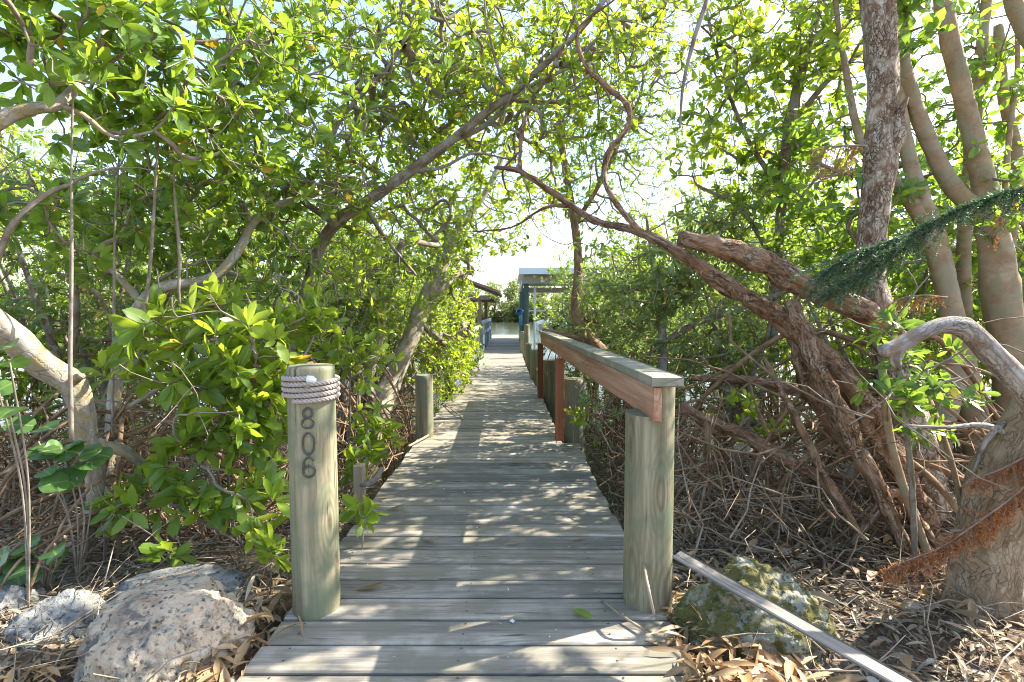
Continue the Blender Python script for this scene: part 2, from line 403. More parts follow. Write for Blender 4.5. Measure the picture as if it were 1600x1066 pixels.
def blob_pts(center, rad, n):
    d = rng.normal(size=(n, 3)); d = nrm(d) * (rng.random(n) ** .45)[:, None]
    return np.asarray(center) + d * np.asarray(rad)

def bpx(px, py, Y, rx, ry, rY, n):
    return blob_pts(P(px, py, Y), (rx * Y / F, rY, ry * Y / F), n)

def keep(p):
    """tips stay off the walk, away from the lens and above the ground"""
    x, y, z = p[:, 0], p[:, 1], p[:, 2]
    bad = (x > np.where(y < 6.3, -1.0, -.64)) & (x < .62) & (z < 1.85) & (y < 16)
    bad |= (x > -.056 * y) & (x < .95) & (x < .1 * y) & (z < 1.3 + .115 * y) & (y > 1) & (y < 22)
    bad |= (np.linalg.norm(p - np.array([0, 0, H]), axis=1) < 1.75)
    bad |= (z < .02 - .1 * np.clip(y - 2, 0, 4))
    return p[~bad]

def grow(limbs, tips, step=.09, wob=.10, up=.25, base_r=.0021):
    """joins every tip to the nearest wood already there; returns twig paths with radii and tip axes"""
    NP, ND, par = [], [], []
    for L in limbs:
        d = nrm(np.gradient(L[:, :3], axis=0)); s = max(0, int(len(L) * .12))
        for i in range(s, len(L)): NP.append(L[i, :3]); ND.append(d[i]); par.append(-1)
    NP = np.array(NP); ND = np.array(ND)
    cap = len(NP) + len(tips) * 60; A = np.zeros((cap, 3)); B = np.zeros((cap, 3)); A[:len(NP)] = NP; B[:len(NP)] = ND; m = len(NP)
    par = np.full(cap, -1); cnt = np.zeros(cap)
    dist = np.array([np.min(((A[:m] - t) ** 2).sum(1)) for t in tips]) if len(tips) else []
    order = np.argsort(dist); paths = []; axes = np.zeros((len(tips), 3))
    for ti in order:
        t = tips[ti]; dv = t - A[:m]; dd = np.sqrt((dv ** 2).sum(1))
        al = (dv * B[:m]).sum(1) / np.maximum(dd, 1e-6)
        j = int(np.argmin(dd * (1.25 - .35 * al))); p0 = A[j]; D = dd[j]
        d0 = nrm(B[j] * .7 + dv[j] / max(D, 1e-6)); e = nrm(dv[j] / max(D, 1e-6) + np.array([0, 0, up]) + rng.normal(size=3) * .3)
        k = int(min(55, max(3, D / step))); s = np.linspace(0, 1, k + 1)[1:, None]
        h00 = 2 * s ** 3 - 3 * s ** 2 + 1; h10 = s ** 3 - 2 * s ** 2 + s; h01 = -2 * s ** 3 + 3 * s ** 2; h11 = s ** 3 - s ** 2
        pt = h00 * p0 + h10 * d0 * D + h01 * t + h11 * e * D
        w = np.cumsum(rng.normal(size=(k, 3)), 0); w -= s * w[-1]
        pt = pt + w * wob * D / max(k, 1) ** 1.0 * .55
        dr = nrm(np.gradient(np.vstack([p0, pt]), axis=0))[1:]
        if m + k >= cap: break
        A[m:m + k] = pt; B[m:m + k] = dr; par[m] = j; par[m + 1:m + k] = np.arange(m, m + k - 1)
        paths.append((j, m, m + k)); cnt[m + k - 1] = 1; axes[ti] = dr[-1]; m += k
    for i in range(m - 1, -1, -1):
        if par[i] >= 0: cnt[par[i]] += cnt[i]
    R = base_r * np.maximum(cnt, 1) ** .47
    return [(np.vstack([A[j], A[a:b]]), np.concatenate([[R[a]], R[a:b]])) for j, a, b in paths], axes

def make_tree(name, label, cat, group, limbs, tips, leaf='leafA', bark='bark', L=.10, aspect=.42, n=(5, 9), hi=True,
              roots=None, side=0.0, spread=(25, 80), base=None, twig_sides=5, vb=0.0, limbnames=None, base_r=.0026, rough=.16,
              twigmat='twig', bare=.7, thin=1.0, up=.25, droppers=None, obov=.4, step=.09):
    """limbs: list of [(x,y,z,r)] control points, first = trunk"""
    lm = [catmull(np.asarray(l, float) * np.array([1, 1, 1, thin]), .045) for l in limbs]
    b = np.array(lm[0][0, :3] if base is None else base)
    root = thing(name, b, label, cat, group)
    for i, l in enumerate(lm):
        mb = MB(); r = l[:, 3]
        sd = 26 if r.max() > .06 else (12 if r.max() > .025 else 8)
        tube(mb, l[:, :3], r, sd, rough, seed=i * 3.1 + len(name))
        nm = (limbnames[i] if limbnames else ('trunk' if i == 0 else 'branch'))
        mb.build(nm, M[bark], root)
    if len(tips):
        nl_ = len(tips); nb = int(nl_ * bare)
        allt = tips
        if nb: allt = np.concatenate([tips, keep(tips[rng.integers(0, nl_, nb)] + rng.normal(size=(nb, 3)) * np.array([.22, .22, .18]))])
        paths, ax = grow(lm, allt, up=up, base_r=base_r, step=step); ax = ax[:nl_]
        mb = MB()
        for q, (pp, rr) in enumerate(paths): tube(mb, pp, rr, twig_sides if rr[0] > .006 else max(3, twig_sides - 1), capends=False, var=.5, seed=q * .13)
        tag(mb.build('twigs', M[twigmat], root), kind='stuff')
        C = [tips]; A = [nrm(ax + np.array([0, 0, .35]))]
        if side > 0:
            for pp, rr in paths:
                k = len(pp)
                for q in range(max(1, k - int(.42 / step)), k - 1):
                    if rng.random() < side:
                        d = nrm(pp[q + 1 if q + 1 < k else q] - pp[q - 1]); C.append(pp[q][None]); A.append(nrm(d + rng.normal(size=3) * .7 + np.array([0, 0, .4]))[None])
        mb = MB(); rosettes(mb, np.concatenate(C), np.concatenate(A), n, L, aspect, hi, spread, vb, obov)
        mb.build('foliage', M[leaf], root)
    for kind, lst, mt in (('prop_root', roots, 'root'), ('aerial_root', droppers, 'twig')):
        for q, l in enumerate(lst or []):
            l = catmull(l, .06); mb = MB(); tube(mb, l[:, :3], l[:, 3], 7, .12, seed=q * 1.3); mb.build(kind, M[mt], root)
    return root

# ------------------------------------------------------------------ ground, water
def gz(x, y):
    x = np.asarray(x, float); y = np.asarray(y, float)
    side = np.where(x < 0, -.03, -.06)
    z = side - .52 * np.clip((y - 2.5) / 2.3, 0, 1) ** 1.2 + .35 * np.clip(y - 95, 0, 4)
    z = z - .07 * np.exp(-((x + .15) / .75) ** 2)
    z = z - .35 * np.clip((y - 6) / 4, 0, 1)
    z = z + .03 * np.sin(x * 3.1 + y * 2.3) * np.sin(y * 4.1 - x * 1.3) + .02 * np.sin(x * 7.7) * np.sin(y * 6.9)
    return z
def grid(xs, ys, fz):
    X, Y = np.meshgrid(xs, ys); Z = fz(X, Y)
    V = np.stack([X, Y, Z], -1).reshape(-1, 3); nx, ny = len(xs), len(ys)
    i = np.arange(ny - 1)[:, None] * nx + np.arange(nx - 1)[None]
    return V, np.stack([i, i + 1, i + nx + 1, i + nx], -1).reshape(-1, 4)
xs = np.concatenate([[-900, -300, -100, -50, -30, -20, -14, -10], np.arange(-8, 8.01, .12), [10, 14, 20, 30, 50, 100, 300, 900]])
ys = np.concatenate([[-300, -60, -20, -8, -3, -1], np.arange(-.5, 9, .12), [10, 12, 15, 20, 30, 50, 70, 90, 95, 97, 99, 102, 120, 200, 900]])
mb = MB(); V, Q = grid(xs, ys, gz); mb.add(V, Q); tag(mb.build('ground', M['ground']), kind='structure')
mb = MB(); V, Q = grid(np.array([-890., -40, 0, 40, 890]), np.array([-290., 0, 20, 60, 890]), lambda x, y: x * 0 - .50); mb.add(V, Q)
tag(mb.build('water', M['water']), kind='structure')

# ------------------------------------------------------------------ boxes
def box(mb, c, s, var=0.0, bev=.004, rot=0.0, local=True, axis=2, tilt=0.0):
    """bevelled box; long axis given so that the bevel runs the right way"""
    sx, sy, sz = [v / 2 for v in s]; b = min(bev, sx * .4, sy * .4, sz * .4)
    ring = []
    hx = {0: (sy, sz), 1: (sx, sz), 2: (sx, sy)}[axis]; hl = (sx, sy, sz)[axis]
    a, c2 = hx
    prof = [(-a + b, -c2), (a - b, -c2), (a, -c2 + b), (a, c2 - b), (a - b, c2), (-a + b, c2), (-a, c2 - b), (-a, -c2 + b)]
    V = []
    for l, k in ((-hl, b), (-hl + b, 0), (hl - b, 0), (hl, b)):
        for (u, v) in prof:
            u = u * (1 - k / a); v = v * (1 - k / c2)
            V.append({0: (l, u, v), 1: (u, l, v), 2: (u, v, l)}[axis])
    V = np.array(V); T = []; Q = []
    for i in range(3):
        for j in range(8): Q.append((i * 8 + j, i * 8 + (j + 1) % 8, (i + 1) * 8 + (j + 1) % 8, (i + 1) * 8 + j))
    for o in (0, 24):
        for j in range(1, 7): T.append((o, o + j, o + j + 1))
    tuv = V.copy() + np.array([0, 0, 0])
    if tilt:
        ct, st = math.cos(tilt), math.sin(tilt); V = np.stack([V[:, 0], V[:, 1] * ct - V[:, 2] * st, V[:, 1] * st + V[:, 2] * ct], 1)
    if rot:
        cr, sr = math.cos(rot), math.sin(rot); V = np.stack([V[:, 0] * cr - V[:, 1] * sr, V[:, 0] * sr + V[:, 1] * cr, V[:, 2]], 1)
    mb.add(V + np.asarray(c), Q, T, tuv, var)

# ------------------------------------------------------------------ boardwalk
LE = ([1.2, 5, 8, 13, 30], [-.97, -.97, -.98, -.88, -1.15])
def right_edge(y): return .655 if y < 5.02 else float(np.interp(y, [5.02, 8, 10, 15, 30], [.50, .46, .38, .31, .36]))
bw = thing('boardwalk', (-.16, 1.2, 0), 'weathered grey timber boardwalk running straight through the mangroves to the water', 'boardwalk')
mb = MB(); y = 1.15; i = 0
while y < 29.6:
    w = .147 + random.uniform(-.006, .006)
    x0 = float(np.interp(y, *LE)) + random.uniform(-.012, .012); x1 = right_edge(y + w / 2) + random.uniform(-.012, .012)
    if y < 5: x1 += random.uniform(0, .01)
    box(mb, ((x0 + x1) / 2, y + w / 2, -.019 + random.uniform(-.002, .002)), (x1 - x0, w, .038), var=random.random(), bev=.006, rot=random.uniform(-.003, .003), axis=0)
    y += w + random.uniform(.011, .019); i += 1
mb.build('decking', M['deck'], bw, smooth=False)
for xo in (-.86, -.2, .40):
    mb = MB()
    for (ya, yb) in ((1.2, 10), (10, 29.5)):
        sh = 0 if ya < 5 else (-.12 if xo > .3 else 0)
        box(mb, (xo + sh, (ya + yb) / 2, -.135), (.045, yb - ya - .01, .19), .3, axis=1)
    mb.build('stringer', M['beam'], bw, smooth=False)
for x, y in ((-.45, 7.5), (.15, 7.5), (-.45, 12), (.15, 12), (-.45, 18), (.1, 18), (-.5, 24), (.1, 24)):
    mb = MB(); tube(mb, [(x, y, -1.3), (x, y, -.24)], .08, 14); mb.build('footing', M['pile'], bw)
mb = MB(); rs = np.random.default_rng(3)
for yy in np.arange(1.24, 9, .159):
    for xo in (-.86, -.2, .40):
        for d in (-.035, .035):
            a = np.linspace(0, 2 * math.pi, 7)[:-1]; c = (xo + rs.uniform(-.008, .008), yy + d, .0035)
            V = [c] + [(c[0] + .0045 * math.cos(t), c[1] + .0045 * math.sin(t), .002) for t in a]
            mb.add(V, None, [(0, k + 1, (k + 1) % 6 + 1) for k in range(6)])
tag(mb.build('screws', M['metal'], bw), kind='stuff')

# ------------------------------------------------------------------ pilings
def piling(x, y, r, z1, z0=-1.2, label='', mat='pile', group='round dock pilings', lean=(0, 0), name='dock_piling'):
    o = thing(name, (x, y, z0), label, 'piling', group)
    mb = MB(); zz = np.concatenate([np.arange(z0, z1 - .02, .05), [z1 - .012, z1 - .004]])
    t = (zz - z0) / (z1 - z0)
    pts = np.stack([x + lean[0] * t, y + lean[1] * t, zz], 1); rr = np.full(len(zz), r) * (1.03 - .05 * t); rr[-1] = rr[-2] - .008
    tube(mb, pts, rr, 28, .007, var=random.random(), seed=x * 7 + y, capends=False)
    # domed sawn top with its own rim
    k = 28; n = len(zz); top = np.array(mb.V[0])[-k:]; c = top.mean(0) + np.array([0, 0, .003])
    mb.add(np.vstack([top, c]), None, [(j, (j + 1) % k, k) for j in range(k)], np.vstack([top, c]) * np.array([1, 1, .2]), .3)
    mb.build('pile_shaft', M[mat], o); return o
p806 = piling(-.86, 2.20, .1, 1.075, label='thick round timber piling with rope wrapped round its top and metal numbers 806', lean=(-.008, 0))

# rope: five turns of three-strand line, the end whipped white
def rope_on(parent, cx, cy, r, z0, turns, rr=.0115):
    mb = MB(); n = int(turns * 90); a = np.linspace(0, turns * 2 * math.pi, n) - 1.9
    zc = z0 + np.linspace(0, turns * rr * 2.02, n)
    C = np.stack([cx + (r + rr * .8) * np.cos(a), cy + (r + rr * .8) * np.sin(a), zc], 1)
    t = nrm(np.gradient(C, axis=0)); N = np.stack([np.cos(a), np.sin(a), a * 0], 1); B = np.cross(t, N)
    s = np.linspace(0, turns * 2 * math.pi * r, n)
    for k in range(3):
        ph = s / .046 * 2 * math.pi + k * 2 * math.pi / 3
        q = C + N * (np.cos(ph) * rr * .52)[:, None] + B * (np.sin(ph) * rr * .52)[:, None]
        tube(mb, q, rr * .50, 6)
    o = mb.build('wrapped_rope', M['rope'], parent)
    mb = MB(); e = C[-1]; tube(mb, [e, e + t[-1] * .02 - np.array([0, 0, .004]), e + t[-1] * .035 - np.array([0, 0, .012])], [.014, .015, .010], 10); mb.build('whipped_end', M['white'], o)
rope_on(p806, -.868, 2.20, .099, .932, 4.0875)

# raised numerals following the face of the piling
def numeral(ch, zc, hh=.088, ww=.045):
    a = np.linspace(0, 2 * math.pi, 40)
    if ch == '0': st = [[(ww / 2 * math.cos(t), hh / 2 * math.sin(t)) for t in a]]
    elif ch == '8': st = [[(ww * .40 * math.cos(t), hh * .25 + hh * .235 * math.sin(t)) for t in a], [(ww * .5 * math.cos(t), -hh * .235 + hh * .25 * math.sin(t)) for t in a]]
    else:
        b = np.linspace(.15 * math.pi, 1.0 * math.pi, 18)
        st = [[(ww * .5 * math.cos(t), -hh * .21 + hh * .27 * math.sin(t)) for t in a],
              [(ww * .46 * math.cos(t) + 0, hh * .16 + hh * .33 * math.sin(t)) for t in b] + [(-ww * .5, .0), (-ww * .5, -hh * .15)]]
    mb = MB(); fa = math.atan2(-2.2, .86) - .17
    for s in st:
        q = []
        for u, w in s:
            an = fa + u / .1; q.append((-.866 + .1045 * math.cos(an), 2.20 + .1045 * math.sin(an), zc + w))
        tube(mb, q, .0042, 7)
    mb.build('house_number', M['metal'], p806)
mb = MB()
for q in range(14):
    a = -1.36 + rng.normal() * .03; e = np.array([-.868 + .112 * math.cos(a), 2.20 + .112 * math.sin(a), 1.012]); d = nrm([.4 + rng.normal() * .5, -.25 + rng.normal() * .3, -1 + rng.normal() * .5]); tube(mb, [e, e + d * .014, e + d * .026 + np.array([0, 0, -.008])], .0008, 3)
tag(mb.build('rope_fibres', M['rope'], p806), kind='stuff')
numeral('8', .862, .086); numeral('0', .755, .092); numeral('6', .655, .086)

piling(-.915, 5.3, .093, .655, label='short green-grey round piling standing at the left deck edge beyond the numbered one')
piling(-1.02, 8.3, .085, .55, label='slim round piling at the left deck edge half hidden by the bright bush')
# hand-rail and its notched piling
o = thing('rail_piling', (.612, 2.25, -1.2), 'stout green-grey piling notched at its top to carry the near end of the handrail', 'piling', 'round dock pilings')
mb = MB(); x, y, r = .612, 2.25, .106
zz = np.arange(-1.2, .86, .05); zz[-1] = .855
tube(mb, np.stack([x + 0 * zz, y + 0 * zz, zz], 1), r * (1.03 - .03 * (zz + 1.2) / 2), 32, .007, var=.62, seed=4.4, capends=False)
k = 32; top = np.array(mb.V[0])[-k:]; mb.add(np.vstack([top, top.mean(0)]), None, [(j, (j + 1) % k, k) for j in range(k)], None, .3)
# the part left standing right of the rail board
cut = .018; a0 = math.acos(cut / r); an = np.linspace(-a0, a0, 15)
ring = [(x + r * .998 * math.cos(t), y + r * .998 * math.sin(t)) for t in an]
V = [(p[0], p[1], z) for z in (.852, .95, 1.01, 1.018) for p in ring]
Q = [(i * 15 + j, i * 15 + (j + 1) % 15, (i + 1) * 15 + (j + 1) % 15, (i + 1) * 15 + j) for i in range(3) for j in range(15)]
T = [(45, 45 + j, 45 + j + 1) for j in range(1, 14)]
mb.add(V, Q, T, np.array(V), .62)
mb.build('pile_shaft', M['pile'], o)

rail = thing('handrail', (.5, 2.1, 0), 'sloping timber handrail with grey-green cap and red stained side board along the right deck edge', 'handrail')
def sweep_board(mb, A, B, w, h, var, drop=0.0, chamfer=0.0):
    A, B = np.array(A), np.array(B); d = nrm(B - A); X = nrm(np.cross(d, [0, 0, 1])); Z = np.array([0, 0, 1.])
    prof = [(-w / 2, -h / 2), (w / 2, -h / 2), (w / 2, h / 2), (-w / 2, h / 2)]; b = .004
    pr = []
    for i, (u, v) in enumerate(prof):
        pr += [(u - math.copysign(b, u) * (i in (0, 2)), v - math.copysign(b, v) * (i in (1, 3))), (u - math.copysign(b, u) * (i in (1, 3)), v - math.copysign(b, v) * (i in (0, 2)))]
    Ln = np.linalg.norm(B - A); V = []; tv = []
    st = np.linspace(0, Ln, 24)
    for s in st:
        for u, v in pr:
            vv = v
            if chamfer and s < chamfer and v < 0: vv = v + (chamfer - s)
            V.append(A + d * s + X * u + Z * vv); tv.append((u, s, v))
    Q = [(i * 8 + j, i * 8 + (j + 1) % 8, (i + 1) * 8 + (j + 1) % 8, (i + 1) * 8 + j) for i in range(23) for j in range(8)]
    T = []
    for o in (0, 23 * 8):
        for j in range(1, 7): T.append((o, o + j, o + j + 1))
    mb.add(V, Q, T, tv, var)
mb = MB(); sweep_board(mb, (.632, 2.06, 1.018), (.478, 7.85, 1.0), .138, .042, .4); mb.build('cap_rail', M['cap'], rail, smooth=False)
mb = MB(); sweep_board(mb, (.6045, 2.105, .918), (.456, 7.8, .900), .042, .148, .6, chamfer=.0); mb.build('side_board', M['redwood'], rail, smooth=False)
for (x, y) in ((.485, 5.17), (.43, 7.72)):
    mb = MB(); box(mb, (x, y, .40), (.085, .085, .86), random.random(), axis=2); mb.build('rail_post', M['redpost'], rail, smooth=False)
piling(.66, 5.42, .118, .60, label='low thick piling directly behind the middle rail post')
piling(.60, 7.95, .115, .56, label='low thick piling behind the far rail post')
piling(.44, 10.1, .078, .57, label='short piling right of the walk, nearest one past the handrail')
piling(.40, 12.3, .078, .56, label='short piling right of the walk, second past the handrail')
piling(.42, 14.6, .082, .95, label='taller slim piling just before the boathouse columns')
piling(.335, 16.2, .08, .70, label='short piling beside the near boathouse column')
st = thing('stake', (-1.0, 3.5, -.3), 'square weathered brown stake at the left deck edge behind the numbered piling', 'stake')
mb = MB(); box(mb, (-1.045, 3.45, -.02), (.065, .08, .56), .5, axis=2); mb.build('stake_body', M['brownwood'], st, smooth=False)
mb = MB(); l = catmull([(-1.0, 3.42, .13, .016), (-.94, 3.42, .14, .02), (-.9, 3.45, .17, .022), (-.87, 3.5, .22, .018)], .02); l[:, 0] -= .03
tube(mb, l[:, :3], l[:, 3], 10, .2); mb.build('side_peg', M['bark'], st)

#@@PLACE
# ------------------------------------------------------------------ boathouse, shelter, boat
bh = thing('boathouse', (1.8, 20, -.5), 'open boat shelter with a pale metal roof on green piles right of the far walk', 'boathouse')
cols = [(.50, 18.0), (.50, 22), (.46, 26.0), (5.2, 18.0), (5.2, 26)]
for x, y in cols:
    mb = MB(); tube(mb, [(x, y, -1.2), (x, y, 0.4), (x, y, 1.4), (x, y, 2.30)], .09, 18, .02, seed=x); mb.build('column', M['pilegrn'], bh)
mb = MB(); box(mb, (2.9, 22, 2.78), (5.3, 9.4, .05), bev=.01, axis=1)
for q in range(22): box(mb, (.4 + q * .24, 22, 2.815), (.03, 9.4, .025), bev=.004, axis=1)
mb.build('roof', M['tin'], bh, smooth=False)
mb = MB(); box(mb, (2.9, 17.27, 2.68), (5.34, .05, .22), bev=.01, axis=0); mb.build('fascia', M['tin'], bh, smooth=False)
mb = MB()
for y in (17.9, 26.1): box(mb, (2.9, y, 2.42), (5.1, .10, .26), bev=.01, axis=0)
for x in (.42, 5.3): box(mb, (x, 22, 2.44), (.09, 8.0, .22), bev=.01, axis=1)
for q in range(8): box(mb, (2.9, 18.2 + q, 2.66), (5.0, .05, .15), bev=.01, axis=0)
mb.build('roof_beam', M['grey'], bh, smooth=False)
lf = thing('boat_lift', (.9, 18.5, 0), 'white lift pole with a blue motor box under the boathouse edge', 'boat lift')
mb = MB(); tube(mb, [(.83, 18.6, -1.2), (.83, 18.6, 2.2)], .045, 12); mb.build('pole', M['white'], lf)
mb = MB(); box(mb, (.27, 19.2, 1.33), (.26, .3, .22), bev=.04, axis=1); box(mb, (.33, 19.2, 1.05), (.12, .14, .5), bev=.02, axis=2); mb.build('motor_box', M['blue'], lf)
mb = MB(); tube(mb, [(.3, 19.2, 1.35), (.83, 18.6, 1.35), (4.9, 18.6, 1.35)], .03, 8); mb.build('drive_shaft', M['white'], lf)

boat = thing('motor_boat', (1.9, 20.5, .2), 'white motor boat with a black outboard hanging in the lift behind leaves', 'boat')
mb = MB(); V = []; ny = 14
for i in range(ny):
    s = i / (ny - 1); yy = 19.3 + s * 5.2; w = .95 * (1 - max(0, s - .45) ** 2 * 3.1); d = .25 + .35 * s ** 2
    for (u, v) in ((-1, .62 + d * .5), (-.93, .30), (-.55, .02), (0, -.14 + s * .2), (.55, .02), (.93, .30), (1, .62 + d * .5)): V.append((1.95 + u * w, yy, .1 + v))
Q = [(i * 7 + j, i * 7 + j + 1, (i + 1) * 7 + j + 1, (i + 1) * 7 + j) for i in range(ny - 1) for j in range(6)]
T = [(0, j, j + 1) for j in range(1, 6)]
mb.add(V, Q, T); mb.build('hull', M['hull'], boat)
mb = MB(); box(mb, (1.95, 21.2, .78), (.6, .5, .55), bev=.05, axis=2); mb.build('console', M['hull'], boat)
for dx in (-.3, .3):
    mb = MB(); box(mb, (1.95 + dx, 19.1, .88), (.32, .48, .42), bev=.1, axis=1); box(mb, (1.95 + dx, 19.12, .35), (.13, .2, .8), bev=.03, axis=2); mb.build('outboard_motor', M['black'], boat)

sh = thing('dock_shelter', (-1.5, 19, -.5), 'small dock shelter with a low brown roof left of the far walk', 'shelter')
mb = MB()
A = np.array([(-.42, 17.2, 1.93), (-2.2, 17.2, 2.60), (-4.0, 17.2, 1.93)])
for a, b in ((A[0], A[1]), (A[2], A[1])):
    n = np.array([0, 0, .09]); V = [a, b, b + (0, 5.2, 0), a + (0, 5.2, 0)]; V += [v + n for v in V]
    mb.add(V, [(0, 1, 2, 3), (4, 7, 6, 5), (0, 4, 5, 1), (1, 5, 6, 2), (2, 6, 7, 3), (3, 7, 4, 0)])
mb.build('roof', M['roofbrown'], sh, smooth=False)
for x, y in ((-1.12, 17.5), (-1.12, 22.1), (-3.6, 17.5), (-3.6, 22.1)):
    mb = MB(); box(mb, (x, y, .4), (.14, .14, 2.9), axis=2); mb.build('post', M['brownwood'], sh, smooth=False)
for y in (17.42, 22.2):
    mb = MB(); box(mb, (-2.3, y, 1.80), (3.1, .05, .15), axis=0); mb.build('beam', M['brownwood'], sh, smooth=False)
mb = MB(); box(mb, (-2.35, 19.8, -.1), (2.3, 5.0, .06), axis=0); mb.build('floor', M['deck'], sh, smooth=False)
mb = MB()
for z in (.95, .55): box(mb, (-1.05, 21.5, z), (.05, 7.4, .14), axis=1)
for y in (18.0, 20.4, 22.8, 25.1): box(mb, (-1.05, y, .46), (.09, .09, .98), axis=2)
tag(mb.build('side_railing', M['bluegrey'], None, (-1.05, 21.5, 0), smooth=False), 'blue-grey low railing along the left edge of the far walk', 'railing')
mb = MB(); box(mb, (-1.02, 13.2, .84), (.04, 4.6, .12), .3, axis=1)
for y in (11.2, 13.2, 15.2): box(mb, (-1.02, y, .37), (.08, .08, .80), .5, axis=2)
tag(mb.build('timber_railing', M['cap'], None, (-1.02, 13.2, 0), smooth=False), 'pale timber railing at the left of the walk, partly buried in bright leaves', 'railing')

# ------------------------------------------------------------------ rocks, planks, litter
def rock(name, label, c, s, mat, seed, group=None, sub=5, amp=.22, flat=0.0):
    import bmesh
    bm = bmesh.new(); bmesh.ops.create_icosphere(bm, subdivisions=sub, radius=1)
    for v in bm.verts:
        d = v.co.normalized(); n = d * 1.4 + Vector((seed, seed * 2, 0))
        k = 1 + amp * mnoise.fractal(n, .8, 2.1, 3) + .12 * abs(mnoise.noise(n * 2.6)) - .10 * abs(mnoise.noise(n * 4.5)) + .035 * mnoise.fractal(n * 8, .6, 2, 3)
        q = d * k; m = max(abs(d.x), abs(d.y), abs(d.z)); q = q * (1 + .25 * (1 / max(m, .5) - 1.3) * -.6)
        if flat and q.z > flat: q.z = flat + (q.z - flat) * .25
        v.co = Vector((q.x * s[0], q.y * s[1], q.z * s[2]))
    me = bpy.data.meshes.new(name); bm.to_mesh(me); bm.free(); me.materials.append(M[mat])
    for p in me.polygons: p.use_smooth = True
    o = bpy.data.objects.new(name, me); COL.objects.link(o); o.location = c; return tag(o, label, 'rock', group)
rock('boulder', 'big pitted cream limestone boulder in the bottom left corner', (-1.345, 1.93, .0), (.275, .25, .265), 'rock1', 3.3, sub=6, amp=.10, flat=.74)
rock('slab_rock', 'flat grey rock slab showing behind the big cream boulder', (-1.52, 2.30, -.01), (.28, .16, .14), 'rock2', 8.1, flat=.6, amp=.14)
rock('grey_rock', 'low rounded grey rock left of the big cream boulder', (-1.93, 2.12, -.045), (.19, .17, .12), 'rock2', 5.2)
rock('grey_rock', 'grey rock at the left edge of the frame', (-2.28, 2.2, -.045), (.16, .16, .11), 'rock2', 12.7)
rock('mossy_boulder', 'mossy green and grey boulder under the fallen plank at lower right', (1.0, 2.05, .015), (.285, .19, .205), 'rock3', 21.4, sub=6)
rock('pale_rock', 'pale angular rock half hidden in the root tangle right of the rail', P(1165, 712, 4.2), (.16, .13, .10), 'rock1', 2.2, sub=4)
rock('small_pale_stone', 'small bleached stone in the litter below the mossy boulder', (.92, 1.75, .0), (.045, .03, .03), 'rock2', 31, sub=3)
rock('small_pale_stone', 'small white stone near the foot of the rough right trunk', P(1425, 950, 2.3), (.05, .04, .03), 'rock1', 33, sub=3)
rock('small_pale_stone', 'tan pebble in the leaf litter below the tangled roots', P(1227, 862, 2.8), (.03, .025, .02), 'rock1', 37, sub=3)

def plank_thing(name, label, A, B, w, h, mat, roll=0.0, var=.7):
    mb = MB(); A, B = np.array(A), np.array(B); sweep_board(mb, A, B, w, h, var)
    return tag(mb.build(name, M[mat], None, A, smooth=False), label, 'plank')
plank_thing('fallen_plank', 'long bleached grey plank lying diagonally over the mossy boulder at lower right', P(1058, 866, 1.93), P(1450, 1090, 1.40), .070, .014, 'greyplank')
plank_thing('fallen_plank', 'grey board lying deep in the shade of the right root tangle', P(1345, 805, 3.6), P(1440, 808, 3.6), .10, .08, 'greyplank', var=.2)
plank_thing('fallen_plank', 'pale board wedged upright in the root tangle', P(1310, 770, 3.3), P(1340, 712, 3.5), .09, .03, 'greyplank', var=1)

def ground_pts(n, x0, x1, y0, y1):
    x = rng.uniform(x0, x1, n); y = rng.uniform(y0, y1, n); return np.stack([x, y, gz(x, y)], 1)
def off_deck(p, m=.0):
    return p[~((p[:, 0] > -.93 + m) & (p[:, 0] < .63 - m) & (p[:, 1] > 1))]
def litter(name, label, pts, L, aspect, mat, lift=.03, tilt=.5, hi=True, cat='leaf litter'):
    k = len(pts); mb = MB()
    a = rng.random(k) * 2 * math.pi; D = np.stack([np.cos(a), np.sin(a), rng.normal(size=k) * tilt * .6], 1)
    N = np.stack([rng.normal(size=k) * tilt, rng.normal(size=k) * tilt, np.ones(k)], 1)
    O = pts + np.stack([0 * a, 0 * a, rng.random(k) * lift + .008], 1)
    ll = L * rng.uniform(.3, 1.25, k)
    leaves(mb, O, D, N, ll, ll * aspect * rng.uniform(.35, 1.3, k), fold=.6, curl=.30, hi=hi)
    return tag(mb.build(name, M[mat]), label, cat, kind='stuff')
p = np.concatenate([off_deck(ground_pts(9000, -4.5, -.6, 1.1, 4.6)), off_deck(ground_pts(17000, .55, 4.5, 1.1, 4.8))])
litter('leaf_litter', 'small brown dead leaves and bits covering the ground on both banks', p, .062, .32, 'drygrey', .03, .4)
def heap(c, r, n): 
    q = rng.normal(size=(n, 2)) * np.array(r[:2]); z = r[2] * np.exp(-.5 * (q[:, 0] / r[0]) ** 2 - .5 * (q[:, 1] / r[1]) ** 2) * rng.uniform(.2, 1, n)
    return np.stack([c[0] + q[:, 0], c[1] + q[:, 1], np.maximum(gz(c[0] + q[:, 0], c[1] + q[:, 1]), -.01) + z], 1)
def gpx(px, py, z=0.0):
    Y = (H - z) / ((py - 488) / F); return np.array([(px - 800) / F * Y, Y, z])
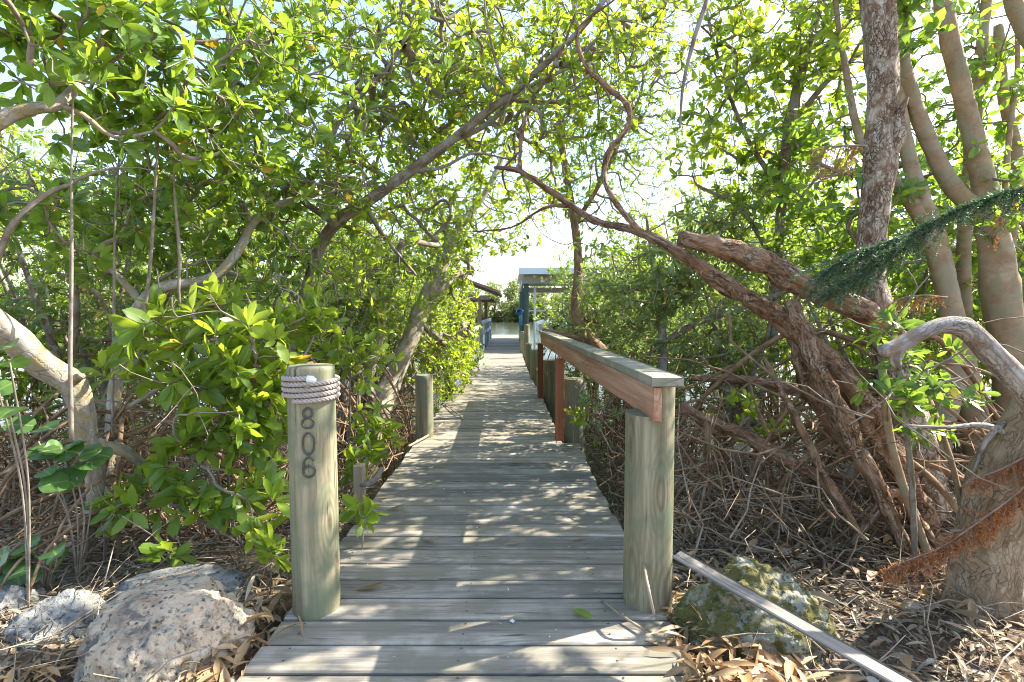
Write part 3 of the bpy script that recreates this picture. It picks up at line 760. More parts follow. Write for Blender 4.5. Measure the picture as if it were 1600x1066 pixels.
hp = [heap((-1.72, 1.70), (.14, .12, .07), 70), heap((-1.10, 1.98), (.06, .20, .05), 110), heap((-1.14, 1.66), (.08, .1, .04), 50), heap((-1.9, 1.62), (.2, .1, .03), 50),
      heap((.84, 1.95), (.12, .16, .07), 150), heap((.86, 1.66), (.13, .10, .05), 90), heap((.66, 1.66), (.05, .10, .04), 60) + np.array([0, 0, .02]), heap((1.35, 1.75), (.25, .2, .03), 30), heap((1.9, 2.3), (.35, .4, .03), 34), heap((2.1, 2.0), (.3, .2, .03), 20),
      heap((1.55, 2.7), (.35, .3, .03), 20)]
litter('large_dry_leaves', 'heaps of long tan and brown dry leaves piled round the pilings and boulders', np.concatenate(hp), .13, .24, 'dry', .03, .38)

def leaf_obj(name, label, c, ang, L, w, mat, group=None, tilt=.1, var=None):
    mb = MB(); D = np.array([[math.cos(ang), math.sin(ang), tilt * .3]]); N = np.array([[tilt * math.sin(ang), -tilt * math.cos(ang), 1.]])
    leaves(mb, np.array([c]) - D * L / 2, D, N, L, w, fold=.35, curl=-.16, var=np.array([rng.random() * .8 if var is None else var]))
    return tag(mb.build(name, M[mat], None, c), label, 'leaf', group)
for (px, py, an, L, w, lab) in (
    (670, 852, -.5, .115, .035, 'tan dry leaf lying alone in the middle left of the near planks'), (803, 858, .0, .12, .02, 'narrow brown leaf edge-on at the centre of the near planks'),
    (905, 851, .1, .105, .02, 'thin brown leaf on the planks left of the rail piling'), (614, 801, .1, .13, .032, 'dark orange leaf near the left deck edge by the stake'),
    (594, 787, -.6, .09, .03, 'grey curled leaf at the left deck edge above the orange one'), (572, 932, .05, .14, .03, 'long brown leaf on the planks right of the numbered piling'),
    (752, 620, .2, .12, .03, 'small dry leaf far down the walk near the bright bush'), (733, 633, .4, .10, .03, 'dry leaf at the end of the long fallen twig'),
    (480, 962, .35, .16, .04, 'large curled tan leaf leaning on the foot of the numbered piling')):
    leaf_obj('fallen_leaf', lab, gpx(px, py, .010), an, L, w, 'dry', 'single dry leaves on the planks')
leaf_obj('green_leaf', 'single fresh green fallen leaf on the near planks by the rail piling', gpx(914, 975, .014), -.9, .125, .042, 'leafA', var=.75)
mb = MB(); q = rng.uniform(0, 1, (110, 2)); 
for a, b in q:
    c = np.array([-.9 + a * 1.5, 1.5 + b * 5, .003]); s = rng.uniform(.0015, .0045); V = c + rng.normal(size=(5, 3)) * s; V[:, 2] = np.abs(V[:, 2] - .003) + .002
    mb.add(V, None, [(0, 1, 2), (0, 2, 3), (0, 3, 4), (0, 4, 1), (1, 2, 3), (1, 3, 4)])
tag(mb.build('shell_grit', M['pebble'], smooth=False), 'tiny white shell crumbs scattered over the planks', 'grit', kind='stuff')
mb = MB(); V = gpx(800, 986, .006) + np.array([(-.012, 0, 0), (.004, -.012, 0), (.013, .002, 0), (0, .013, 0), (0, 0, .01)]); mb.add(V, None, [(0, 1, 4), (1, 2, 4), (2, 3, 4), (3, 0, 4)])
tag(mb.build('shell_chip', M['pebble'], smooth=False), 'single larger white shell chip at the centre of the near planks', 'shell')

def stick(name, label, pts, mat='drystick', cat='stick', group=None, sides=8, rough=.12):
    l = catmull(pts, .03); mb = MB(); tube(mb, l[:, :3], l[:, 3], sides, rough); return tag(mb.build(name, M[mat], None, l[0, :3]), label, cat, group)
stick('fallen_twig', 'bent twig lying across the left half of the mid walk', [(*gpx(693, 632, .02), .006), (*gpx(710, 645, .03), .007), (*gpx(726, 658, .012), .004)])
stick('fallen_twig', 'long pale stick lying along the left deck edge behind the short piling', [(*gpx(636, 700, .02), .012), (*gpx(668, 682, .03), .012), (*gpx(690, 664, .02), .008)])
stick('fallen_twig', 'crooked dry stem leaning on the foot of the rail piling', [(*P(982, 838, 2.4), .005), (*P(1002, 870, 2.2), .006), (*P(1012, 915, 2.05), .007), (*P(1022, 960, 2.0), .006)])
stick('fallen_twig', 'thin brown twig lying on the planks by the rail piling foot', [(*gpx(945, 950, .012), .004), (*gpx(975, 975, .02), .005), (*gpx(1015, 1002, .02), .006)])
stick('bleached_log', 'bleached log end lying in the litter at the bottom right corner', [(*P(1540, 1060, 1.95), .035), (*P(1590, 1030, 1.98), .045), (*P(1660, 990, 2.05), .05)], 'deadwood', 'log', sides=14)
stick('leaning_pole', 'smooth tan pole leaning in front of the root tangle at right', [(*P(1378, 570, 2.7), .019), (*P(1385, 650, 2.7), .02), (*P(1405, 740, 2.68), .021), (*P(1455, 880, 2.62), .022)], 'barksmooth', 'pole')
def brush(name, label, n, region, L=(.15, .6), r=(.0015, .005), mat='drystick', zr=(0, .25), steep=.35):
    mb = MB()
    for _ in range(n):
        x = rng.uniform(region[0], region[1]); y = rng.uniform(region[2], region[3]); 
        if -1.02 < x < .68 and y > 1: continue
        a = rng.random() * 2 * math.pi; ln = rng.uniform(*L); d = np.array([math.cos(a), math.sin(a), rng.normal() * steep]); z = float(gz(x, y)) + rng.uniform(*zr) * rng.random()
        c = np.array([x, y, max(z, float(gz(x, y)) + .01)]); k = 5; s = np.linspace(-.5, .5, k)[:, None]
        pt = c + nrm(d) * ln * s + np.cumsum(rng.normal(size=(k, 3)) * ln * .085, 0); pt[:, 2] = np.maximum(pt[:, 2], gz(pt[:, 0], pt[:, 1]) + .005)
        if ((pt[:, 0] > -1.0) & (pt[:, 0] < .66)).any(): continue
        tube(mb, pt, rng.uniform(*r) * np.linspace(1, .5, k), 4, capends=False, var=rng.random(), seed=rng.random() * 9)
    return tag(mb.build(name, M[mat]), label, 'brushwood', kind='stuff')
brush('dry_brush', 'thin dry twigs and stems strewn over both banks', 2600, (-4, 4.5, 1.3, 4.8), zr=(0, .12), steep=.15)
brush('root_brush', 'dense tangle of thin brown roots and dead stems under the right trees', 4200, (.8, 7.5, 2.75, 9), L=(.2, 1.0), r=(.002, .010), mat='root', zr=(0, 1.3), steep=.8)
brush('root_brush', 'tangle of thin roots and bare stems under the left mangroves', 3600, (-7.5, -1.1, 3.0, 10), L=(.2, 1.0), r=(.002, .010), mat='root', zr=(0, 1.2), steep=.8)

brush('dead_stems', 'pale dead stems and fine roots piled in front of the red trunks at right', 650, (.8, 3.6, 2.7, 4.4), L=(.2, .9), r=(.002, .008), mat='drystick', zr=(0, .55), steep=.7)
# ------------------------------------------------------------------ trees
def arcs(cx, cy, n, spread, top=(.2, .9), r=(.008, .018)):
    """prop roots arching down from a trunk to the mud"""
    out = []
    for _ in range(n):
        a = rng.random() * 2 * math.pi; d = rng.uniform(.4, 1) * spread; z = rng.uniform(*top); rr = rng.uniform(*r)
        x1, y1 = cx + d * math.cos(a), cy + d * math.sin(a)
        if -1.05 < x1 < .75: x1 = -1.15 if cx < 0 else .85
        zb = float(gz(x1, y1)) - .05
        out.append([(cx, cy, z, rr), (cx + (x1 - cx) * .35, cy + (y1 - cy) * .35, z + .06, rr), (cx + (x1 - cx) * .8, cy + (y1 - cy) * .8, (z + zb) / 2 + .12, rr * .85), (x1, y1, zb, rr * .7)])
    return out
def px(*a): return pxline(a)
def proproots(n, spread):
    out = []
    for _ in range(n):
        a = rng.random() * 6.283; d = rng.uniform(.5, 1) * spread; z = rng.uniform(.3, 1.2); r = rng.uniform(.009, .018); c, q = math.cos(a) * d, math.sin(a) * d
        out.append([(0, 0, z, r), (c * .4, q * .4, z * .95, r), (c * .85, q * .85, z * .4, r * .8), (c, q, -.6, r * .7)])
    return out

# left, nearest: pale lichened trunk with its limb leaving the frame and coming back at the top
tl = [px((140, 850, 2.85, 30), (150, 750, 2.78, 36), (138, 700, 2.7, 42), (130, 650, 2.65, 46), (112, 600, 2.6, 56), (70, 573, 2.5, 58), (10, 520, 2.35, 62), (-60, 465, 2.2, 62), (-140, 380, 2.15, 58), (-130, 290, 2.15, 54), (-50, 220, 2.2, 34)),
      px((-50, 220, 2.2, 34), (15, 180, 2.3, 31), (60, 168, 2.35, 26), (92, 163, 2.4, 24), (125, 128, 2.5, 19), (150, 85, 2.6, 16), (180, 0, 2.8, 13), (210, -90, 3, 9)),
      px((92, 165, 2.4, 16), (130, 180, 2.45, 12), (180, 215, 2.5, 8), (240, 205, 2.6, 5)),
      px((-60, -30, 2.6, 12), (20, 15, 2.6, 11), (70, 50, 2.6, 9), (110, 85, 2.7, 7), (170, 130, 2.8, 5)),
      px((20, 125, 2.4, 5), (60, 135, 2.4, 5), (120, 130, 2.4, 5), (180, 125, 2.5, 4)),
      px((138, 690, 2.7, 34), (165, 698, 2.75, 30), (195, 705, 2.8, 26), (230, 730, 2.95, 18)),
      px((112, 598, 2.6, 22), (122, 590, 2.5, 20), (128, 588, 2.45, 14))]
tips = keep(np.concatenate([bpx(90, 50, 2.6, 190, 110, .7, 60), bpx(240, 150, 2.8, 190, 130, .7, 110), bpx(60, 330, 2.9, 130, 80, .6, 36), bpx(330, 40, 2.9, 160, 110, .6, 55), bpx(40, -60, 2.4, 200, 100, .9, 60), bpx(300, 240, 3.0, 150, 60, .5, 40)]))
tree1 = make_tree('mangrove_tree', 'pale lichen-spotted mangrove at the far left, its thick limb leaning out of the frame', 'tree', 'mangroves left of the walk', tl, tips, 'leafA', 'barkpale', thin=.68, L=.10, roots=arcs(-2.2, 2.9, 14, .8, (.05, .5), (.006, .014)), side=.10,
    droppers=[px((128, 20, 2.5, 2), (116, 130, 2.42, 3), (112, 240, 2.4, 3), (112, 400, 2.4, 5), (110, 560, 2.4, 6), (112, 690, 2.4, 7)), px((-5, 410, 2.35, 9), (20, 350, 2.35, 9), (70, 305, 2.4, 8), (110, 288, 2.45, 6), (150, 268, 2.5, 4), (215, 262, 2.6, 2), (270, 275, 2.7, 1.5))])
# second: forked pale trunk
tl = [px((170, 880, 3.25, 18), (170, 780, 3.3, 20), (176, 650, 3.35, 26), (185, 580, 3.4, 28), (205, 505, 3.4, 28), (232, 462, 3.4, 26), (262, 447, 3.4, 24), (330, 435, 3.5, 22), (375, 388, 3.6, 19), (395, 350, 3.7, 17), (430, 322, 3.8, 15), (490, 305, 4, 11), (570, 290, 4.2, 7)),
      px((226, 478, 3.4, 17), (185, 432, 3.35, 14), (148, 395, 3.3, 13), (190, 366, 3.3, 10), (210, 320, 3.3, 8), (260, 290, 3.4, 6)),
      px((395, 350, 3.7, 10), (360, 290, 3.7, 8), (345, 220, 3.6, 7), (350, 110, 3.4, 7), (362, 0, 3.3, 6), (370, -80, 3.2, 5)),
      px((430, 322, 3.8, 10), (380, 275, 3.8, 9), (340, 215, 3.7, 8), (280, 230, 3.6, 6), (200, 235, 3.4, 4)),
      px((176, 650, 3.35, 12), (240, 612, 3.5, 10), (320, 560, 3.7, 7))]
tips = keep(np.concatenate([bpx(420, 200, 3.7, 190, 160, .9, 190), bpx(300, 330, 3.7, 170, 70, .7, 110), bpx(480, 60, 3.6, 150, 110, .8, 80), bpx(200, 390, 3.6, 160, 60, .6, 50), bpx(400, 420, 4.0, 130, 60, .6, 50), bpx(430, -60, 3.4, 200, 60, .8, 20)]))
tree2 = make_tree('mangrove_tree', 'forked pale mangrove behind the far left one, elbow bent right over the bushes', 'tree', 'mangroves left of the walk', tl, tips, 'leafA', 'barkpale', thin=.70, bare=1.2, L=.09, roots=arcs(-2.55, 3.35, 20, 1.0, (.1, .7), (.006, .016)), side=.10,
    droppers=[px((262, 60, 3.0, 2), (250, 180, 2.9, 3), (243, 290, 2.9, 4), (236, 400, 2.9, 5), (226, 490, 2.9, 5), (215, 570, 2.9, 5)), px((290, 120, 3.1, 2), (272, 240, 3, 3), (275, 330, 3, 4), (281, 400, 3, 5), (279, 455, 3, 5), (282, 480, 3, 4)), px((200, 110, 3, 2), (182, 300, 3, 3), (178, 470, 3, 4), (176, 680, 3, 4))])
# third: dark limbs arching over the walk
tl = [px((440, 760, 4.8, 26), (450, 640, 4.7, 26), (468, 500, 4.5, 24), (495, 400, 4.35, 26), (525, 348, 4.2, 28), (570, 318, 4.2, 26), (640, 268, 4.2, 24), (705, 220, 4.2, 21), (770, 168, 4.1, 18), (800, 148, 4.05, 16), (860, 92, 4, 15), (920, 32, 3.9, 12), (980, -50, 3.9, 8)),
      px((525, 348, 4.2, 18), (470, 312, 4.2, 15), (415, 262, 4.1, 13), (380, 225, 4, 11), (365, 130, 4, 9), (360, 20, 3.9, 7)),
      px((530, 345, 4.2, 16), (512, 270, 4.2, 13), (530, 190, 4.2, 11), (610, 100, 4.3, 9), (650, 20, 4.3, 7), (680, -60, 4.3, 5)),
      px((705, 220, 4.2, 14), (760, 195, 4.3, 12), (820, 140, 4.4, 10), (880, 110, 4.5, 8), (985, 62, 4.6, 4), (1040, 30, 4.7, 2), (1080, 5, 4.8, 1)),
      px((790, 155, 4.1, 10), (850, 160, 4.1, 9), (900, 155, 4.1, 7), (960, 130, 4.1, 4), (1010, 80, 4.1, 1.5)),
      px((795, 150, 4.1, 9), (775, 95, 4.1, 7), (760, 30, 4.1, 5), (755, -40, 4.1, 4)),
      px((570, 318, 4.2, 12), (600, 370, 4.5, 10), (650, 430, 5, 6)),
      px((640, 268, 4.2, 10), (690, 262, 4.2, 8), (740, 240, 4.2, 6), (800, 250, 4.3, 4))]
tips = keep(np.concatenate([bpx(600, 120, 4.9, 190, 130, 1.1, 320), bpx(780, 60, 5.0, 180, 120, 1.1, 300), bpx(710, 200, 5.3, 150, 90, .9, 240), bpx(640, 280, 5.6, 130, 80, .8, 130), bpx(640, 60, 3.6, 150, 70, .5, 30), bpx(530, 270, 4.2, 120, 80, .8, 70), bpx(560, 400, 4.6, 110, 80, .7, 60), bpx(900, 60, 4.6, 110, 80, .8, 80), bpx(700, -90, 4.6, 300, 60, .7, 30)]))
tree3 = make_tree('mangrove_tree', 'mangrove whose long brown limb rises diagonally right and arches over the walk', 'tree', 'mangroves left of the walk', tl, tips, 'leafB', 'bark', thin=.66, bare=1.2, L=.082, roots=arcs(-2.15, 4.75, 24, 1.3, (.1, .9)), side=.12)
# fourth: leaning trunk by the deck edge
tl = [px((562, 735, 6.0, 34), (590, 655, 6.4, 36), (612, 595, 6.8, 33), (640, 532, 7, 27), (658, 485, 7.2, 27), (690, 415, 7.4, 22), (700, 385, 7.5, 17), (722, 350, 7.6, 12), (765, 290, 7.8, 9), (800, 210, 8, 6)),
      px((660, 480, 7.2, 14), (690, 450, 7.3, 11), (720, 425, 7.6, 8)),
      px((700, 385, 7.5, 11), (690, 330, 7.5, 9), (640, 260, 7.4, 7), (600, 190, 7.4, 5)),
      px((590, 655, 6.4, 22), (575, 600, 6.5, 18), (590, 540, 6.6, 14), (600, 470, 6.8, 10), (570, 400, 6.8, 7))]
tips = keep(np.concatenate([bpx(720, 400, 7.8, 110, 70, 1.4, 320), bpx(660, 330, 7.2, 130, 80, 1.2, 200), bpx(780, 330, 8.2, 90, 70, 1.4, 170), bpx(715, 500, 8.5, 60, 60, 1.8, 330), bpx(695, 570, 7.8, 60, 50, 1.4, 280), bpx(725, 540, 9.5, 36, 45, 2.0, 240), bpx(600, 450, 6.6, 90, 80, 1, 120)]))
tree4 = make_tree('mangrove_tree', 'mangrove with a pale flaky trunk leaning right beside the deck, leaves bright yellow green', 'tree', 'mangroves left of the walk', tl, tips, 'leafB', 'barkpale', L=.085, n=(5, 8), hi=False, base_r=.0024, roots=arcs(-1.85, 6.1, 16, 1.2, (.1, .7)), side=.15)

# right: red stringy trunks fallen out of the root mass, one arching over the walk
tl = [px((1465, 880, 2.9, 40), (1432, 790, 2.9, 44), (1385, 700, 2.95, 50), (1340, 622, 3, 48), (1290, 560, 3.05, 44), (1230, 505, 3.1, 38), (1170, 468, 3.1, 33), (1100, 422, 3.15, 28), (1050, 388, 3.2, 20), (1000, 362, 3.3, 15), (930, 345, 3.5, 13), (880, 312, 3.6, 12), (812, 268, 3.7, 10), (772, 262, 3.7, 6)),
      px((1412, 540, 3.05, 36), (1350, 490, 3.0, 42), (1300, 465, 2.95, 44), (1240, 436, 2.95, 46), (1180, 406, 2.95, 42), (1112, 384, 2.95, 36), (1062, 372, 2.95, 30)),
      px((1415, 860, 2.7, 22), (1372, 765, 2.75, 30), (1330, 682, 2.8, 35), (1298, 620, 2.85, 35), (1262, 545, 2.9, 30), (1236, 470, 2.95, 26)),
      px((1400, 800, 3.2, 26), (1340, 715, 3.2, 30), (1290, 650, 3.2, 34), (1258, 585, 3.2, 34), (1245, 520, 3.15, 32), (1240, 470, 3.1, 20)),
      px((1000, 362, 3.3, 12), (972, 330, 3.3, 11), (945, 285, 3.3, 11), (950, 240, 3.3, 11), (980, 200, 3.3, 11), (980, 165, 3.3, 10), (945, 132, 3.3, 10), (912, 98, 3.3, 9), (905, 45, 3.3, 6), (960, 0, 3.3, 4)),
      px((812, 268, 3.7, 9), (815, 210, 3.8, 8), (830, 160, 3.8, 7), (868, 100, 3.8, 6), (900, 20, 3.8, 4)),
      px((890, 322, 3.6, 8), (850, 325, 3.7, 6), (800, 355, 3.9, 4), (740, 362, 4.1, 3)),
      px((1385, 845, 3.0, 14), (1340, 800, 3.05, 20), (1270, 742, 3.2, 26), (1205, 705, 3.3, 28), (1155, 677, 3.4, 26), (1112, 661, 3.45, 24), (1062, 634, 3.5, 20)),
      px((1420, 720, 3.2, 20), (1330, 642, 3.4, 22), (1250, 612, 3.6, 22), (1180, 596, 3.7, 20), (1080, 590, 3.9, 12)),
      px((1340, 830, 2.75, 14), (1290, 745, 2.8, 18), (1250, 665, 2.85, 15), (1215, 600, 2.9, 12), (1195, 560, 2.95, 7)),
      px((1108, 800, 3.3, 11), (1106, 720, 3.3, 12), (1104, 660, 3.4, 12)),
      px((1455, 850, 2.8, 24), (1400, 770, 2.85, 24), (1370, 800, 2.8, 20), (1330, 850, 2.75, 10))]
tips = keep(np.concatenate([bpx(860, 150, 4.0, 110, 80, .6, 80), bpx(960, 110, 3.8, 90, 110, .5, 80), bpx(1010, 30, 4.2, 90, 50, .6, 40), bpx(830, 290, 4.6, 70, 50, .5, 36), bpx(900, 400, 4.6, 40, 30, .5, 8), bpx(1140, 640, 3.4, 50, 25, .3, 7), bpx(1200, 670, 3.5, 50, 25, .3, 8)]))
tree5 = make_tree('fallen_mangrove', 'toppled red-barked tree right of the rail, one trunk broken, one arching over the walk', 'tree', None, tl, tips, 'leafB', 'barkred', thin=.76, L=.07, roots=arcs(2.3, 3.2, 30, 1.5, (.1, 1.1), (.006, .02)) + arcs(1.5, 3.6, 14, .8, (.1, .6), (.005, .013)), rough=.55, side=.1)
# flaky upright trunk
tl = [px((1460, 800, 3.05, 54), (1430, 700, 3.05, 56), (1405, 610, 3.1, 54), (1382, 520, 3.15, 48), (1362, 440, 3.15, 42), (1362, 380, 3.15, 41), (1370, 300, 3.15, 43), (1378, 200, 3.15, 43), (1378, 100, 3.15, 43), (1372, 0, 3.15, 46), (1368, -150, 3.2, 46), (1350, -400, 3.3, 40), (1330, -650, 3.6, 30)),
      px((1385, 250, 3.15, 26), (1402, 215, 3.1, 24), (1406, 178, 3.08, 14), (1418, 152, 3.06, 5)),
      px((1350, -400, 3.3, 24), (1200, -600, 3.6, 18), (1050, -700, 4, 10))]
tips = np.concatenate([blob_pts((2.9, 4.0, 4.2), (1.7, 1.3, .7), 70), blob_pts((1.6, 3.3, 3.9), (1.2, 1.2, .6), 24), blob_pts((3.6, 3.4, 3.4), (.9, .8, .6), 18)])
tree6 = make_tree('rough_bark_tree', 'upright tree with flaky white and brown bark crossing the top right of the frame', 'tree', None, tl, tips, 'leafB', 'barkflaky', thin=.95, L=.095, rough=.2)
# smooth tan multi-stem tree
tl = [px((1600, 850, 3.9, 70), (1588, 700, 3.9, 66), (1578, 560, 3.85, 62), (1562, 450, 3.8, 58), (1550, 350, 3.8, 50), (1530, 255, 3.8, 36), (1505, 150, 3.8, 31), (1482, 50, 3.8, 30), (1465, -60, 3.9, 28), (1440, -250, 4, 20)),
      px((1545, 880, 3.75, 50), (1525, 680, 3.75, 48), (1492, 510, 3.75, 40), (1474, 430, 3.75, 36), (1452, 352, 3.75, 40), (1430, 285, 3.75, 28), (1412, 205, 3.8, 23), (1400, 110, 3.85, 20), (1380, -20, 3.9, 16)),
      px((1460, 370, 3.75, 32), (1420, 310, 3.75, 28), (1385, 270, 3.8, 24), (1345, 220, 3.9, 16), (1320, 100, 4, 11), (1300, -40, 4.1, 8), (1290, -150, 4.2, 5)),
      px((1548, 345, 3.8, 40), (1495, 300, 3.8, 32), (1455, 230, 3.8, 28), (1425, 150, 3.8, 26), (1408, 80, 3.8, 24), (1395, -30, 3.85, 20)),
      px((1512, 560, 4.2, 26), (1506, 450, 4.2, 24), (1508, 340, 4.2, 24), (1520, 220, 4.2, 22), (1530, 110, 4.2, 20), (1545, -30, 4.3, 16)),
      px((1572, 420, 4.1, 20), (1590, 260, 4.1, 20), (1568, 150, 4.1, 18), (1560, 40, 4.1, 16)),
      px((1640, 100, 3.5, 30), (1600, 45, 3.5, 28), (1570, -40, 3.5, 26)),
      px((1470, 900, 3.6, 40), (1455, 780, 3.65, 44), (1470, 660, 3.7, 46), (1500, 560, 3.75, 40)),
      px((1568, 320, 3.9, 10), (1578, 200, 3.9, 9), (1590, 100, 3.9, 8), (1585, -10, 3.9, 7))]
tips = keep(np.concatenate([bpx(1520, 120, 4.2, 120, 130, .6, 100), bpx(1480, 300, 4.6, 120, 120, .6, 110), bpx(1300, 330, 4.2, 90, 80, .7, 110), bpx(1570, 300, 3.6, 60, 80, .5, 30), bpx(1270, 230, 4.3, 80, 70, .7, 50), bpx(1450, 420, 4.6, 110, 60, .5, 50), bpx(1590, 480, 4.5, 60, 60, .5, 30), bpx(1420, 20, 3.3, 60, 60, .4, 25), bpx(1330, 400, 4.4, 90, 60, .6, 50), bpx(1550, -60, 4.2, 250, 70, .8, 30)]))
tree7 = make_tree('smooth_trunk_tree', 'smooth tan tree with many bare upright stems at the right edge', 'tree', None, tl, tips, 'leafD', 'barksmooth', thin=.80, L=.095, aspect=.5, rough=.13, side=.2, n=(3, 6), spread=(35, 95))
# near right trunk with dead gnarled branch
tl = [px((1520, 1010, 2.28, 112), (1526, 970, 2.3, 106), (1540, 880, 2.3, 102), (1560, 780, 2.27, 98), (1590, 705, 2.22, 92), (1650, 620, 2.15, 84), (1750, 520, 2.1, 74), (1850, 380, 2.1, 64)),
      px((1700, 730, 1.98, 46), (1640, 660, 1.93, 44), (1600, 606, 1.9, 42), (1565, 570, 1.9, 40), (1532, 535, 1.9, 38), (1503, 511, 1.9, 35), (1470, 509, 1.9, 28), (1435, 523, 1.9, 25), (1402, 542, 1.9, 27), (1378, 549, 1.9, 24)),
      px((1402, 545, 1.9, 22), (1398, 560, 1.9, 20), (1402, 572, 1.9, 14)),
      px((1600, 690, 2.2, 14), (1540, 665, 2.2, 10), (1480, 668, 2.2, 7), (1410, 665, 2.2, 4)),
      px((1570, 660, 2.2, 9), (1540, 690, 2.2, 8), (1520, 740, 2.2, 5))]
tree8 = make_tree('rough_trunk_tree', 'thick rough tan trunk leaning right in the lower right corner with a bare hooked branch', 'tree', None, tl, np.zeros((0, 3)), 'leafD', 'barkrough', thin=.9, rough=.16)
for o in list(tree8.children):
    if o.name.startswith('branch'):
        o.data.materials[0] = M['deadwood'] if o.name != tree8.children[3].name else M['deadwood']
        o['label'] = 'bare bleached gnarled branch'
# glossy sprout in front of the red trunks
tl = [px((1430, 880, 2.6, 9), (1425, 760, 2.55, 9), (1415, 660, 2.5, 8), (1405, 580, 2.5, 7)), px((1415, 660, 2.5, 6), (1450, 610, 2.45, 5), (1500, 590, 2.4, 4))]
tips = np.concatenate([bpx(1400, 515, 2.5, 40, 25, .15, 9), bpx(1400, 600, 2.45, 55, 35, .2, 16), bpx(1460, 620, 2.4, 60, 40, .2, 15), bpx(1430, 560, 2.6, 60, 40, .2, 12), bpx(1440, 670, 2.5, 40, 25, .15, 6)])
make_tree('glossy_sapling', 'glossy dark green sapling under the hooked dead branch at right', 'sapling', None, tl, tips, 'leafD', 'twig', L=.085, aspect=.36, n=(5, 8), spread=(40, 95), vb=-.15)
# thin dark tree beside the far end of the rail
tl = [px((1000, 650, 6.1, 22), (955, 570, 6.5, 20), (918, 523, 6.7, 18), (900, 488, 6.8, 17), (904, 420, 6.9, 14), (898, 350, 7, 12), (884, 270, 7, 10), (872, 180, 7.1, 9), (868, 100, 7.2, 7), (872, 0, 7.3, 5)),
      px((965, 560, 6.6, 16), (920, 535, 7, 14), (880, 525, 7.3, 12), (850, 516, 7.6, 8)),
      px((900, 488, 6.8, 10), (930, 500, 6.9, 10), (960, 480, 7, 8), (1000, 440, 7, 6)),
      px((898, 350, 7, 8), (930, 300, 7, 7), (960, 240, 7, 5), (1000, 150, 7, 4))]
tips = keep(np.concatenate([bpx(995, 400, 7, 80, 80, 1, 260), bpx(960, 250, 7, 110, 120, 1, 420), bpx(880, 240, 7.2, 60, 95, .9, 190), bpx(1020, 110, 7, 90, 110, 1, 230), bpx(935, 480, 7.3, 60, 35, .7, 150), bpx(870, 120, 7, 80, 100, .9, 170), bpx(880, 330, 7.6, 30, 30, .5, 20)]))
make_tree('slender_tree', 'slender dark-stemmed tree rising at the far end of the handrail, small leaves up its stem', 'tree', None, tl, tips, 'leafA', 'root', L=.065, n=(5, 8), hi=False, side=.12, vb=.1)
# grey-green shrubs behind the rail
tl = [px((1035, 680, 5, 14), (1035, 600, 5, 15), (1036, 540, 5, 15), (1030, 480, 5, 11), (1020, 410, 5, 7), (1010, 340, 5, 4)),
      px((1036, 535, 5, 10), (1090, 505, 4.9, 10), (1160, 480, 4.8, 9), (1240, 452, 4.7, 6)),
      px((1032, 490, 5, 8), (1070, 440, 5, 6), (1110, 360, 5, 4))]
tips = keep(np.concatenate([bpx(980, 450, 5.1, 90, 70, .6, 110), bpx(1070, 440, 5, 100, 80, .6, 130), bpx(1140, 350, 4.9, 90, 80, .6, 120), bpx(1000, 540, 5.2, 70, 50, .5, 50), bpx(1130, 540, 5.4, 80, 50, .5, 40)]))
make_tree('greygreen_shrub', 'grey-green leafy shrub on a thin upright stem just behind the handrail', 'shrub', None, tl, tips, 'leafC', 'bark', L=.10, aspect=.3, hi=True, side=.15, spread=(30, 100))
# tree with slanting bare stem top middle-right
tl = [px((1210, 560, 4.9, 14), (1215, 420, 4.8, 14), (1222, 300, 4.7, 15), (1230, 225, 4.6, 17), (1245, 145, 4.6, 15), (1268, 55, 4.6, 12), (1290, -20, 4.6, 10), (1320, -120, 4.6, 7)),
      px((1235, 200, 4.6, 10), (1290, 130, 4.5, 8), (1350, 80, 4.4, 5)), px((1222, 300, 4.7, 9), (1170, 220, 4.7, 7), (1130, 120, 4.7, 5), (1100, 0, 4.7, 4)),
      px((1215, 420, 4.8, 9), (1160, 330, 4.9, 7), (1090, 290, 5, 5)),
      px((1105, 0, 2.6, 7), (1085, 60, 2.6, 7), (1068, 130, 2.6, 5), (1062, 200, 2.6, 3))]
tips = keep(np.concatenate([bpx(1180, 80, 4.6, 110, 90, .8, 170), bpx(1110, 200, 4.8, 70, 80, .7, 80), bpx(1300, 60, 4.4, 80, 70, .6, 100), bpx(1250, 200, 4.8, 90, 70, .6, 110), bpx(1200, 300, 5, 80, 60, .6, 90), bpx(1200, -60, 4.6, 200, 50, .8, 25)]))
make_tree('leafy_tree', 'leafy tree left of the flaky trunk with a thin dark stem slanting up right', 'tree', None, tl, tips, 'leafB', 'bark', L=.09, side=.12)

# near bushes at the left with upright rosettes
def shrub(name, label, base, stems, tips, **k):
    b = np.array(base); tl = [[(*b, .010), (*((b + np.array(s)) / 2 + rng.normal(size=3) * .05), .008), (*s, .005)] for s in stems]
    return make_tree(name, label, 'shrub', 'young mangrove bushes by the left pilings', tl, tips, limbnames=['stem'] * len(stems), step=.06, **k)
def z0(x, y): return (x, y, float(gz(x, y)))
shrub('mangrove_bush', 'bright bush with large upright leaf whorls left of the rope-topped piling', z0(-1.75, 3.1), [P(330, 520, 3.0), P(400, 560, 2.8), P(300, 620, 2.9)],
      np.concatenate([bpx(300, 500, 3.0, 90, 50, .25, 20), bpx(400, 540, 2.85, 70, 60, .25, 20), bpx(350, 600, 2.8, 110, 60, .25, 24), bpx(490, 490, 3.1, 60, 40, .2, 14), bpx(250, 560, 2.9, 90, 60, .3, 18), bpx(420, 640, 2.85, 50, 60, .2, 14)]), leaf='leafB', bark='twig', L=.145, aspect=.36, hi=True, spread=(15, 75), n=(6, 9), vb=-.05)
